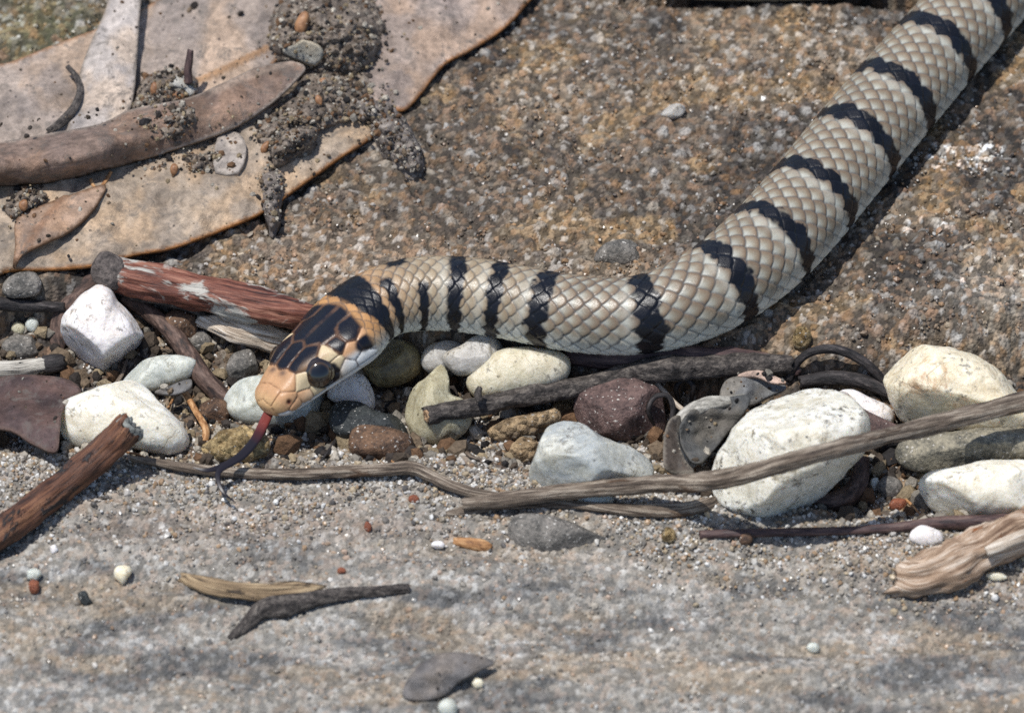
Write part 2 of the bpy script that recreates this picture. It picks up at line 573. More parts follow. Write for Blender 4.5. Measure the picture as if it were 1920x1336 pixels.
# ------------------------------------------------------------------ snake
def build_snake():
    # centre line: photo pixels, height (None: lies on the slab), radius
    pts = [(497, 768, 3.1, 2.0), (533, 732, 3.65, 2.8), (569, 697, 4.2, 3.2), (606, 662, 4.8, 3.6), (640, 630, 5.3, 3.6), (668, 602, 5.7, 3.4),
           (698, 578, 6.0, 3.4), (738, 560, 6.2, 3.4), (795, 551, 6.15, 3.45), (870, 553, 6.0, 3.5), (955, 566, 5.9, 3.5), (1040, 583, 5.85, 3.52),
           (1125, 593, 5.85, 3.55), (1205, 590, 5.95, 3.65), (1285, 567, 6.2, 3.95), (1360, 527, 6.5, 4.25), (1432, 470, None, 4.45),
           (1500, 398, None, 4.5), (1560, 325, None, 4.5), (1622, 250, None, 4.5), (1688, 172, None, 4.45), (1752, 98, None, 4.35), (1815, 28, None, 4.3),
           (1880, -45, None, 4.3), (1950, -115, None, 4.25), (2040, -170, None, 4.2), (2150, -190, None, 4.1), (2280, -170, None, 3.8),
           (2420, -120, None, 3.3), (2560, -80, None, 2.6), (2700, -70, None, 1.8), (2830, -90, None, 0.9), (2900, -100, None, 0.3)]
    C = []
    for px, py, z, r in pts:
        if z is None:
            P = on_ground(px, py, r * 0.8)
        else:
            P = at_z(px, py, z)
        C.append([P[0], P[1], P[2], r])
    C = np.array(C)
    for _ in range(3):                     # even out the heights along the slab
        z = C[:, 2].copy()
        C[14:-1, 2] = 0.25 * z[13:-2] + 0.5 * z[14:-1] + 0.25 * z[15:]
    for k in range(8, len(C)):
        q = at_z(pts[k][0], pts[k][1], C[k, 2]); C[k, :2] = q[:2]
    D = catmull(C, 24)
    D, _ = resample(D, 0.25)
    for _ in range(4):
        D[1:-1] = 0.25 * D[:-2] + 0.5 * D[1:-1] + 0.25 * D[2:]
    L = arclen(D)
    total = L[-1]
    cpx, cpy = project(D[:, :3])
    def s_of(px, py):
        return L[np.argmin((cpx - px) ** 2 + (cpy - py) ** 2)]
    send = s_of(1960, -120)
    fine = np.arange(1.0, send, 0.105)
    s = np.concatenate([1.0 * (np.linspace(0.0, 1, 16, endpoint=False) ** 2.0), fine, np.linspace(send, total, 240)])
    NT = 230
    th = -math.pi + (np.arange(NT) + 0.5) / NT * 2 * math.pi        # 0 = back, + = the snake's own left flank
    ctr = np.stack([np.interp(s, L, D[:, k]) for k in range(4)], -1)
    dt = np.stack([np.interp(np.clip(s + 0.6, 0, total), L, D[:, k]) - np.interp(np.clip(s - 0.6, 0, total), L, D[:, k]) for k in range(3)], -1)
    f = -dt / np.linalg.norm(dt, axis=1, keepdims=True)
    left = np.cross(np.array([0, 0, 1.0]), f); left /= np.linalg.norm(left, axis=1, keepdims=True)
    up = np.cross(f, left)
    roll = np.radians(24) * sstep(17.5, 8.0, s)               # the head is tilted a little on its neck
    left, up = left * np.cos(roll)[:, None] + up * np.sin(roll)[:, None], up * np.cos(roll)[:, None] - left * np.sin(roll)[:, None]
    # head and neck profile
    hu = np.array([0, 1, 2.5, 4, 5.5, 7, 8.5, 10, 11.5, 13, 15, 18])
    hw = np.array([1.95, 2.2, 2.6, 3.0, 3.35, 3.8, 4.35, 4.6, 4.35, 3.8, 3.45, 3.4])
    ht = np.array([1.25, 1.5, 1.85, 2.2, 2.45, 2.55, 2.6, 2.68, 2.8, 2.95, 3.1, 3.3])
    hb = np.array([1.2, 1.4, 1.65, 1.85, 2.0, 2.15, 2.3, 2.4, 2.5, 2.7, 2.9, 3.1])
    def prof(tab, factor):
        fine_u = np.linspace(0, 18, 400)
        y = np.interp(fine_u, hu, tab)
        k = np.ones(25) / 25
        y = np.convolve(np.pad(y, 12, 'edge'), k, 'valid')
        return np.where(s < 18, np.interp(s, fine_u, y), ctr[:, 3] * factor)
    Wd, Tp, Bt = prof(hw, 1.0), prof(ht, 0.985), prof(hb, 0.93)
    cap = (1 - (1 - np.clip(s / 1.5, 0, 1)) ** 2.3) ** (1 / 2.3)
    Wd, Tp, Bt = Wd * cap, Tp * cap, Bt * cap
    tailcap = np.clip((total - s) / 1.0, 0, 1)
    Wd, Tp, Bt = Wd * tailcap, Tp * tailcap, Bt * tailcap
    nexp = np.interp(s, [0, 6, 11, 16], [2.7, 2.7, 2.5, 2.06])
    sn = np.sin(th)[None, :]; cs = np.cos(th)[None, :]
    yy = Wd[:, None] * np.sign(sn) * np.abs(sn) ** (2 / nexp[:, None])
    zz = np.where(cs > 0, Tp[:, None], Bt[:, None]) * np.sign(cs) * np.abs(cs) ** (2 / nexp[:, None])
    SS = np.broadcast_to(s[:, None], yy.shape).copy(); TT = np.broadcast_to(th[None, :], yy.shape).copy()
    ay = np.abs(yy)
    # ---------------- body scales
    sg = np.linspace(0, total, 4000)
    pitch = np.interp(sg, [0, 11, 16, 24, 45, 66, total], [0.95, 0.95, 1.02, 1.3, 1.72, 1.5, 1.42])
    phg = np.concatenate([[0], np.cumsum(np.diff(sg) / pitch[1:])])
    u = np.interp(SS, sg, phg)
    rowang = math.radians(13.6)
    v = TT / rowang
    lim = 9.5
    pe = np.interp(SS, [0, 20, 40, 200], [1.9, 1.9, 1.55, 1.55])      # how round the free edge of a scale is
    jf = np.floor(v)
    bu = np.full(u.shape, 1e9); bdx = np.zeros(u.shape); bj = np.zeros(u.shape); bdy = np.zeros(u.shape); epost = np.ones(u.shape); eant = np.full(u.shape, 9.0)
    for dj in (0, 1):
        jj = jf + dj
        dy = v - jj
        B = 0.5 * (1 - np.abs(dy) ** pe)
        off = 0.5 * (np.abs(jj) % 2)
        ii = np.ceil(u - off - B)
        cu = ii + off; dx = u - cu
        eant = np.minimum(eant, dx + 1 - B)
        n = cu < bu
        bu = np.where(n, cu, bu); bdx = np.where(n, dx, bdx); bj = np.where(n, jj, bj); bdy = np.where(n, dy, bdy); epost = np.where(n, B - dx, epost)
    bi = bu
    ventral = np.abs(v) > lim
    vfrac = u - np.floor(u)
    epost = np.where(ventral, 1 - vfrac, epost); eant = np.where(ventral, vfrac, eant)
    edge = np.minimum(epost * 1.2, eant)
    ascl = np.interp(SS, [0, 11, 24, 45], [0.55, 0.55, 0.8, 1.0])
    disp_body = ascl * (0.15 * np.clip(1 - epost, 0, 1) - np.where(ventral, 0, 0.05 * bdy ** 2) - 0.05 * np.exp(-(epost / 0.07) ** 2) - 0.06 * np.exp(-(eant / 0.10) ** 2))
    s_center = np.interp(np.where(ventral, np.floor(u) + 0.5, bi), phg, sg)
    rnd = hash01((bi * 2).astype(np.int64), bj.astype(np.int64), np.zeros(u.shape, np.int64), 5)
    # colours of the body
    tan = lin(146, 139, 122); pale = lin(168, 170, 162); cream = lin(222, 224, 214); brown = lin(118, 97, 77); orange = lin(176, 132, 86)
    flank = np.abs(v)
    c = np.zeros(u.shape + (3,)) + tan
    c = mix(c, pale, sstep(0.35, 0.85, epost) * 0.75)
    c = mix(c, brown, sstep(0.6, 0.08, epost) * 0.85 * sstep(7.5, 4.0, flank))
    c = c * (0.88 + 0.24 * rnd)[..., None]
    c = mix(c, cream, sstep(5.2, 8.4, flank + (rnd - 0.5) * 0.8))
    neckw = sstep(20.5, 12, SS) * sstep(8.0, 4.5, flank)
    c = mix(c, orange * (0.85 + 0.3 * rnd)[..., None], neckw)
    warm2 = sstep(36, 24, SS) * sstep(7.0, 4.5, flank) * 0.55
    c = mix(c, lin(170, 150, 120) * (0.9 + 0.2 * rnd)[..., None], warm2 * (1 - neckw))
    ln = np.maximum(np.exp(-(eant / 0.10) ** 2), 0.6 * np.exp(-(epost / 0.06) ** 2))  # thin edge lines, plus crevice shade behind each overlap painted into the colour
    c = mix(c, lin(74, 74, 76), ln * np.where(ventral, 0.25, 0.8) * sstep(9.0, 6.0, flank * 0.85))
    # ---------------- bands
    black = lin(13, 15, 22)
    wob = (fbm(np.stack([SS * 1.1, TT * 4.0, SS * 0], -1), 3, 9) - 0.5)
    sb = 0.68 * SS + 0.32 * s_center + wob * np.interp(SS, [0, 20, 30, 999], [0.3, 0.35, 1.1, 1.1])
    td = np.degrees(TT)
    dark = np.zeros(u.shape); fringe = np.zeros(u.shape)
    def band(s0, hwid, tlo=-200, thi=200, amp=1.0):
        nonlocal dark, fringe
        loc = hwid * (1 - 0.25 * sstep(70, 120, np.abs(td)))
        k = sstep(loc + 0.18, loc - 0.18, np.abs(sb - s0)) * sstep(tlo - 6, tlo + 6, td) * sstep(thi + 6, thi - 6, td)
        dark = np.maximum(dark, k * amp)
        fr = np.exp(-((SS - (s0 - loc - 0.55)) / 0.5) ** 2)
        fringe = np.maximum(fringe, fr)
    rings = [((858, 548), 0.78), ((938, 555), 0.8), ((1021, 580), 0.9), ((1208, 588), 1.1), ((1352, 533), 0.98), ((1444, 459), 0.92),
             ((1520, 375), 0.92), ((1600, 277), 0.95), ((1672, 191), 0.95), ((1750, 100), 0.95), ((1818, 25), 1.0), ((1895, -58), 1.0)]
    for (px, py), hwid in rings:
        band(s_of(px, py), hwid)
    s0 = s_of(1960, -120) + 3
    while s0 < total:
        band(s0, 1.1); s0 += 7.5
    c = mix(c, lin(206, 207, 196), fringe * 0.3 * sstep(-40, 10, td))
    sA = 12.2
    coll_lo = sA + 0.7 * sstep(30, 110, np.abs(td)); coll_hi = 14.9 - 0.5 * sstep(-10, 110, td)
    coll = sstep(coll_lo - 0.2, coll_lo + 0.2, sb) * sstep(coll_hi + 0.2, coll_hi - 0.2, sb)
    dark = np.maximum(dark, coll * sstep(128, 112, np.abs(td)))
    band(16.0, 0.62, 2, 122)
    band(s_of(786, 556), 0.62, 24, 130)
    band(s_of(742, 558) + 0.6, 0.8, -46, -14)
    jag = sstep(-0.15, 0.25, bdx) * sstep(0.98, 0.7, dark) * sstep(0.2, 0.5, dark)
    c = mix(c, black * (0.7 + 0.8 * rnd)[..., None], np.clip(dark - 0.4 * jag, 0, 1))
    rough_dark = dark
    # ---------------- head plates: seeds in head coordinates (u, y, z); several seeds may share a plate
    plates = [
        ('rostral', [(0.05, 0, 0.1), (0.1, 0, -0.6)], 1), ('internasal', [(1.0, 0.72, 1.35)], 2), ('nasal', [(1.1, 1.85, 0.35), (1.6, 2.1, 0.3)], 2),
        ('prefrontal', [(2.5, 0.95, 1.8), (2.6, 1.75, 1.5)], 2), ('frontal', [(4.5, 0, 2.3), (5.3, 0, 2.45), (5.9, 0, 2.5)], 1),
        ('supraocular', [(4.6, 1.75, 2.1), (5.5, 1.9, 2.3), (6.1, 2.0, 2.4)], 2), ('preocular', [(3.6, 2.65, 0.9)], 2),
        ('postocular', [(7.0, 3.2, 1.5)], 2), ('postocular2', [(7.0, 3.5, 0.55)], 2),
        ('parietal', [(7.4, 0.95, 2.6), (8.3, 1.2, 2.6), (9.2, 1.3, 2.65), (10.0, 1.0, 2.7), (8.4, 1.9, 2.5)], 2),
        ('temporal', [(8.2, 3.2, 1.7)], 2), ('temporal2', [(9.6, 3.2, 1.8), (10.1, 2.6, 2.2)], 2), ('temporal3', [(8.9, 3.9, 0.7)], 2), ('temporal4', [(10.4, 3.9, 0.8)], 2),
        ('lab1', [(1.9, 2.25, -0.5)], 2), ('lab2', [(3.1, 2.65, -0.4)], 2), ('lab3', [(4.4, 3.0, -0.4)], 2), ('lab4', [(6.0, 3.4, -0.5)], 2),
        ('lab5', [(7.7, 3.8, -0.4)], 2), ('lab6', [(9.5, 4.0, -0.4)], 2),
        ('jaw', [(1.0, 1.9, -1.3), (2.5, 2.3, -1.4), (4.2, 2.6, -1.6), (6, 3, -1.7), (8, 3.4, -1.8), (10, 3.6, -1.9)], 2),
        ('chin', [(1.5, 0, -1.6), (3, 0, -1.8), (5, 0, -2), (7, 0, -2.1), (9, 0, -2.3), (11, 0, -2.4)], 1),
    ]
    nh = int(np.searchsorted(s, 13.5))
    hp = np.stack([SS[:nh], yy[:nh], zz[:nh]], -1)
    d1 = np.full(hp.shape[:2], 1e9); d2 = d1.copy(); pid = np.zeros(hp.shape[:2], int)
    names = []
    for nm, seeds, sides in plates:
        for sgn in ((1, -1) if sides == 2 else (1,)):
            k = len(names); names.append((nm, sgn))
            dd = np.full(hp.shape[:2], 1e9)
            for q in seeds:
                dd = np.minimum(dd, np.sqrt((hp[..., 0] - q[0]) ** 2 + (hp[..., 1] - sgn * q[1]) ** 2 + (hp[..., 2] - q[2]) ** 2))
            n = dd < d1
            d2 = np.where(n, d1, np.minimum(d2, dd)); pid = np.where(n, k, pid); d1 = np.where(n, dd, d1)
    he = d2 - d1
    nmarr = np.array([a for a, b in names])[pid]
    snout = lin(188, 146, 108); lip = lin(212, 192, 164); white = lin(220, 221, 218)
    hc = np.zeros(hp.shape) + snout
    hsz = hp[..., 2]; hsu = hp[..., 0]; hsy = np.abs(hp[..., 1])
    hc = mix(hc, lin(204, 170, 124), sstep(1.2, 0.3, hsu) * 0.6)
    hc = hc * (0.84 + 0.32 * fbm(hp * 1.1, 3, 70))[..., None]
    side = sstep(0.9, -0.6, hsz) * sstep(1.5, 5.5, hsu)
    hc = mix(hc, lip, side)
    hc = mix(hc, white, sstep(6.0, 8.5, hsu) * sstep(1.0, 0.1, hsz))
    for nm in ('preocular', 'lab3', 'postocular2', 'postocular'):
        hc = np.where((nmarr == nm)[..., None], lin(206, 186, 150), hc)
    wobh = (fbm(hp * 1.3, 3, 77) - 0.5)
    blk = lin(13, 15, 26)
    rimc = lin(92, 68, 52)
    for nm, w in (('frontal', 0.08), ('supraocular', 0.1), ('parietal', 0.05), ('temporal', 0.04), ('temporal2', 0.04)):
        k = (nmarr == nm)
        hc = np.where(k[..., None], mix(rimc + 0 * hc, blk + 0 * hc, sstep(w, w + 0.42, he + wobh * 0.55)), hc)
    k = (nmarr == 'prefrontal')
    sp = np.exp(-(((hsu - 3.15) / 0.38) ** 2 + ((hsy - 0.75) / 0.5) ** 2))
    hc = np.where(k[..., None], mix(hc, lin(70, 58, 56), 0.75 * sp), hc)
    hc = mix(hc, blk, sstep(1.0, 0.7, np.sqrt(((hsu - 10.2) / 1.35) ** 2 + ((hsz - 0.75) / 0.85) ** 2) + wobh * 0.3) * (hsy > 2))
    # black below the eye
    hc = mix(hc, blk, sstep(1.0, 0.75, np.sqrt(((hsu - 5.75) / 1.45) ** 2 + ((hsz - 0.15) / 1.5) ** 2) + wobh * 0.3) * (hsy > 1.5))
    hc = mix(hc, white, ((nmarr == 'jaw') | (nmarr == 'chin')) * 0.9)
    hl = np.exp(-(he / 0.085) ** 2)
    isdark = sstep(0.10, 0.03, hc.mean(-1))
    hc = mix(hc, mix(lin(104, 70, 48) + 0 * hc, lin(58, 46, 40) + 0 * hc, isdark), 0.75 * hl)
    brow = np.exp(-(((hsu - 5.5) / 1.5) ** 4 + ((hsz - 1.75) / 0.22) ** 2)) * (hsy > 2.0)
    hc = mix(hc, lin(150, 118, 86), 0.7 * brow)
    # mouth line
    zm = np.interp(hsu, [0, 2, 5, 8, 10, 11.5], [-0.95, -1.0, -1.05, -0.95, -0.8, -0.9])
    mouth = np.exp(-((hsz - zm) / 0.085) ** 2) * sstep(11.4, 10.6, hsu)
    hc = mix(hc, lin(60, 50, 46), 0.8 * mouth)
    hd = 0.02 + 0.07 * (1 - np.exp(-he / 0.5)) - 0.10 * hl - 0.16 * mouth
    # nostril
    no = np.exp(-(((hsu - 1.45) / 0.17) ** 2 + ((hsz - 0.25) / 0.24) ** 2) * 0.9) * (hsy > 1.0)
    hc = mix(hc, lin(92, 40, 28), np.clip(no * 1.5, 0, 1)); hd = hd - 0.3 * no
    # brow over the eye, hollow in front of it, jaw muscle
    hd = hd + 0.30 * np.exp(-(((hsu - 5.4) / 1.7) ** 2 + ((hsz - 1.7) / 0.75) ** 2)) * (hsy > 1.2)
    hd = hd - 0.22 * np.exp(-(((hsu - 3.4) / 0.9) ** 2 + ((hsz - 0.6) / 0.8) ** 2)) * (hsy > 1.2)
    t = sstep(10.9, 11.5, SS[:nh] + 0.25 * np.abs(yy[:nh]) - 0.6)
    disp = disp_body.copy()
    disp[:nh] = hd * (1 - t) + disp_body[:nh] * t
    c[:nh] = mix(hc, c[:nh], t)
    disp *= cap[:, None] * tailcap[:, None]
    # build the surface
    P = ctr[:, None, :3] + yy[..., None] * left[:, None, :] + zz[..., None] * up[:, None, :]
    gs = np.gradient(P, axis=0); gt = np.roll(P, -1, 1) - np.roll(P, 1, 1)
    nrm = np.cross(gt, gs); nl = np.linalg.norm(nrm, axis=-1, keepdims=True)
    nrm = nrm / np.maximum(nl, 1e-9)
    outw = P - ctr[:, None, :3]
    nrm = np.where((np.sum(nrm * outw, -1, keepdims=True) < 0), -nrm, nrm)
    P = P + nrm * disp[..., None]
    n = len(s)
    V = P.reshape(-1, 3); cc = c.reshape(-1, 3)
    F = grid_faces(n, NT)[:, ::-1]
    tip = V[:NT].mean(0); end = V[-NT:].mean(0)
    V = np.vstack([V, tip, end]); cc = np.vstack([cc, cc[:NT].mean(0), cc[-NT:].mean(0)])
    k = np.arange(NT); k2 = (k + 1) % NT
    F2 = np.stack([k2, np.full(NT, n * NT), k], -1)
    F3 = np.stack([(n - 1) * NT + k, np.full(NT, n * NT + 1), (n - 1) * NT + k2], -1)
    base = np.array([ctr[:, 0].mean(), ctr[:, 1].mean(), 2.0])
    root = empty('snake', base)
    tag(root, 'slender pale tan snake with black bands and orange black head creeping over the rock', 'snake')
    new_obj('body', V, [F, np.vstack([F2, F3])], mat_snake(), parent=root, origin=base, col=cc)
    # ---------------- eyes
    i = int(np.searchsorted(s, 5.55))
    me = Mat('snake_eye'); me.done(me.attr('Col'), 0.13, 0.7, None, coat=0.7)
    for sgn in (1, -1):
        ax = left[i] * sgn * 0.86 + f[i] * 0.32 + up[i] * 0.38
        ax /= np.linalg.norm(ax)
        cc0 = ctr[i, :3] + left[i] * sgn * 2.4 + up[i] * 0.56
        R = 1.68
        la = np.linspace(0, math.pi, 40); lo = np.linspace(0, 2 * math.pi, 48, endpoint=False)
        b1 = np.cross(ax, up[i]); b1 /= np.linalg.norm(b1); b2 = np.cross(b1, ax)
        dirs = np.cos(la)[:, None, None] * ax + np.sin(la)[:, None, None] * (np.cos(lo)[None, :, None] * b1 + np.sin(lo)[None, :, None] * b2)
        VV = cc0 + dirs * R * (1 + 0.05 * (np.cos(la)[:, None, None] > 0.8))
        deg = np.degrees(la)
        ec = np.zeros((40, 48, 3)) + lin(10, 10, 12)
        iris = np.exp(-((deg - 31) / 3.0) ** 2)[:, None] * (0.35 + 0.65 * (np.cos(lo) * -0.6 + np.sin(lo) * 0.8 > -0.2))[None, :]
        ec = mix(ec, lin(120, 90, 52), iris * 0.45)
        ec = mix(ec, lin(44, 32, 24), (np.exp(-((deg - 44) / 8.0) ** 2))[:, None] * np.ones((1, 48)) * 0.8)
        new_obj('eye', VV.reshape(-1, 3), grid_faces(40, 48), me.m, parent=root, origin=base, col=ec.reshape(-1, 3))
    # ---------------- tongue
    mt = Mat('tongue_skin'); mt.done(mt.attr('Col'), 0.38, 0.4, None)
    tip3 = ctr[0, :3]
    def tz(px, py, z): return list(at_z(px, py, z))
    def tongue(path, rad, name, par, cols):
        Q = catmull(np.array([p + [r] for p, r in zip(path, rad)]), 14)
        Q, sl = resample(Q, 0.12)
        g = np.gradient(Q[:, :3], axis=0); g /= np.linalg.norm(g, axis=1, keepdims=True)
        a = np.cross(g, np.array([0, -0.5, 0.86])); a /= np.linalg.norm(a, axis=1, keepdims=True)
        b = np.cross(a, g)
        lo = np.linspace(0, 2 * math.pi, 18, endpoint=False)
        groove = 1 - 0.35 * np.exp(-((np.sin(lo) - 1) / 0.25) ** 2)
        VV = Q[:, None, :3] + Q[:, None, 3:4] * (a[:, None, :] * np.cos(lo)[None, :, None] + b[:, None, :] * (np.sin(lo) * 0.62 * groove)[None, :, None])
        tt = np.linspace(0, 1, len(Q))
        cv = np.stack([np.interp(tt, [q[0] for q in cols], [q[1][k] for q in cols]) for k in range(3)], -1)
        return new_obj(name, VV.reshape(-1, 3), grid_faces(len(Q), 18), mt.m, parent=par, origin=base, col=np.repeat(cv, 18, 0))
    red = lin(112, 50, 46); dk = lin(26, 22, 30)
    tg = tongue([tz(514, 752, 2.6), tz(498, 786, 2.2), tz(480, 822, 2.1), tz(455, 852, 2.0), tz(424, 872, 2.0)], [0.44, 0.48, 0.47, 0.44, 0.36], 'tongue', root,
                [(0, red), (0.3, red), (0.45, lin(64, 28, 30)), (0.6, dk), (1, dk)])
    tongue([tz(430, 868, 2.0), tz(410, 884, 2.0), tz(410, 904, 1.9), tz(420, 924, 1.6), tz(440, 940, 1.1)], [0.34, 0.28, 0.21, 0.15, 0.05], 'tongue_tip', tg, [(0, dk), (1, dk)])
    tongue([tz(430, 868, 2.0), tz(404, 878, 2.1), tz(384, 881, 2.2), tz(362, 876, 2.3)], [0.34, 0.26, 0.18, 0.05], 'tongue_tip', tg, [(0, dk), (1, dk)])
    return root

snake = build_snake()

# ------------------------------------------------------------------ stones: a traced outline made solid, then set down on the ground
def stone_mesh(poly, depth=0.42, facets=0, seed=0, rough=0.06, embed=0.8, lift=None, n=72, m=36, fine=0.02, squash=0.85, at=None):
    r = np.random.default_rng(seed + 1000)
    Q = catmull(np.array(poly, float), 10, closed=True)
    A = 0.5 * np.sum(Q[:, 0] * np.roll(Q[:, 1], -1) - np.roll(Q[:, 0], -1) * Q[:, 1])
    cx = np.mean(Q[:, 0]); cy = np.mean(Q[:, 1])
    cx = 0.5 * (cx + (Q[:, 0].min() + Q[:, 0].max()) / 2); cy = 0.5 * (cy + (Q[:, 1].min() + Q[:, 1].max()) / 2)
    ang = np.arctan2(Q[:, 1] - cy, Q[:, 0] - cx); rad = np.hypot(Q[:, 0] - cx, Q[:, 1] - cy)
    o = np.argsort(ang); ang = ang[o]; rad = rad[o]
    phi = np.linspace(-math.pi, math.pi, n, endpoint=False)
    R = np.interp(phi, np.concatenate([ang - 2 * math.pi, ang, ang + 2 * math.pi]), np.tile(rad, 3))
    lam = np.linspace(-math.pi / 2, math.pi / 2, m)
    size = math.sqrt(abs(A)) / 20.0                       # mm
    half = depth * size
    cl = np.cos(lam)[:, None] ** squash; sl = np.sign(np.sin(lam)) * np.abs(np.sin(lam)) ** 0.95
    # local frame: x right, y image-up, z towards the camera (mm)
    lx = R[None, :] * cl * np.cos(phi)[None, :] / 20.0
    ly = -R[None, :] * cl * np.sin(phi)[None, :] / 20.0
    lz = half * sl[:, None] * np.ones((1, n))
    P = np.stack([lx, ly, lz], -1)
    for _ in range(facets):
        a = r.uniform(0, 2 * math.pi); t = r.uniform(0.25, 0.95)
        nv = np.array([math.cos(a) * math.sqrt(1 - t * t), math.sin(a) * math.sqrt(1 - t * t), t])
        dd = P @ nv
        off = np.percentile(dd, 99.5) * r.uniform(0.62, 0.84)
        over = np.maximum(dd - off, 0)
        P = P - nv * (over * 0.93)[..., None]
    rr = np.linalg.norm(P, axis=-1, keepdims=True) + 1e-6
    d = P / rr
    nz = (fbm(d * 1.6 + seed * 3.7, 4, seed + 3) - 0.5) * 2
    nf = (fbm(P * 0.9 + seed * 1.7, 4, seed + 8) - 0.5) * 2
    front = sstep(-0.3, 0.4, d[..., 2])
    P = P * (1 + rough * nz * (0.5 + 0.5 * front))[..., None] + d * (nf * fine * size)[..., None]
    def place(dep):
        px = cx + P[..., 0] * 20; py = cy - P[..., 1] * 20
        return CAMV + raydir(px, py) * (dep - P[..., 2])[..., None]
    lo, hi = DIST - 90, DIST + 90
    want = -embed if lift is None else lift
    Pf = P; P = P[::3, ::3]
    for _ in range(16 if at is None else 0):
        mid = (lo + hi) / 2
        V = place(mid)
        gap = np.min(V[..., 2] - ground_h(V[..., 0], V[..., 1]))
        if gap > want: lo = mid
        else: hi = mid
    P = Pf
    V = place((lo + hi) / 2 if at is None else at - 0.5 * half).reshape(-1, 3)
    return V, grid_faces(m, n)[:, ::-1], V.reshape(m, n, 3)

def stone(name, label, cat, poly, mat, group=None, parent=None, **kw):
    V, F, _ = stone_mesh(poly, **kw)
    o = new_obj(name, V, F, mat, parent=parent)
    if parent is None: tag(o, label, cat, group)
    return o

def ell(cx, cy, rx, ry, rot=0, k=10, jit=0.1, seed=0):
    r = random.Random(seed)
    out = []
    for i in range(k):
        a = 2 * math.pi * i / k
        q = 1 + r.uniform(-jit, jit)
        x, y = rx * q * math.cos(a), ry * q * math.sin(a)
        ca, sa = math.cos(math.radians(rot)), math.sin(math.radians(rot))
        out.append((cx + x * ca - y * sa, cy + x * sa + y * ca))
    return out

Q_PINK = mat_quartz('pinkish_white_quartz', lin(246, 242, 238), lin(232, 224, 220), None, speck=0.75, sss=0.35, rough=0.5)
Q_WHITE = mat_quartz('milky_white_quartz', lin(246, 243, 232), lin(230, 224, 206), None, speck=0.6, sss=0.5)
Q_CLEAR = mat_quartz('greenish_clear_quartz', lin(210, 212, 202), lin(178, 182, 174), None, speck=0.4, sss=0.55, rough=0.34)
Q_CREAM = mat_quartz('cream_quartz', lin(222, 214, 194), lin(198, 190, 164), lin(190, 160, 112), speck=0.7, stain_amt=0.2)
Q_OLIVE = mat_quartz('olive_quartz', lin(150, 136, 98), lin(98, 88, 64), lin(80, 68, 44), speck=0.7, stain_amt=0.3, rough=0.4)
Q_YELLOW = mat_quartz('yellowish_quartz', lin(200, 194, 168), lin(168, 160, 132), lin(108, 96, 74), speck=0.9, stain_amt=0.35)
Q_GREY = mat_quartz('grey_quartz', lin(200, 196, 188), lin(164, 160, 154), lin(120, 112, 100), speck=0.8, stain_amt=0.15)
Q_BLUE = mat_quartz('blue_grey_quartz', lin(204, 203, 192), lin(164, 168, 166), None, speck=0.6, crack=0.8, rough=0.4)
Q_BIG = mat_quartz('flaked_white_quartz', lin(238, 235, 224), lin(214, 209, 192), None, speck=0.95, sss=0.4)
Q_RUST = mat_quartz('rust_stained_quartz', lin(238, 229, 206), lin(226, 213, 184), lin(172, 124, 76), speck=0.7, stain_amt=0.3)
R_BLACK = mat_rock('black_rock', lin(28, 32, 34), lin(62, 66, 66), 1.4, rough=0.6)
R_BROWN = mat_rock('brown_rock', lin(58, 44, 36), lin(120, 92, 70), 1.2)
R_PURPLE = mat_rock('purple_red_ironstone', lin(66, 52, 50), lin(116, 94, 88), 1.0, bump=0.4)
R_SAND = mat_rock('golden_sand_crumb', lin(116, 94, 60), lin(190, 166, 120), 1.6, bump=0.6, rough=0.5, cells=True)
R_TAN = mat_rock('tan_sandstone_crumb', lin(110, 90, 66), lin(186, 160, 124), 1.6, bump=0.6, rough=0.55, cells=True)
R_GREY = mat_rock('grey_sandstone', lin(78, 76, 72), lin(138, 132, 124), 1.2, bump=0.3)
R_LICHEN = mat_rock('mottled_grey_green_sandstone', lin(86, 84, 76), lin(160, 152, 132), 1.0, bump=0.4)
R_RED = mat_rock('brick_red_grit', lin(108, 60, 42), lin(156, 94, 66), 1.6, rough=0.55)
R_DARKSOIL = mat_soil('dark_crumbly_soil', lin(70, 62, 55), lin(118, 106, 95), lin(164, 151, 136))
R_GREYSOIL = mat_soil('grey_crumbly_soil', lin(74, 68, 64), lin(122, 113, 106), lin(172, 162, 152))

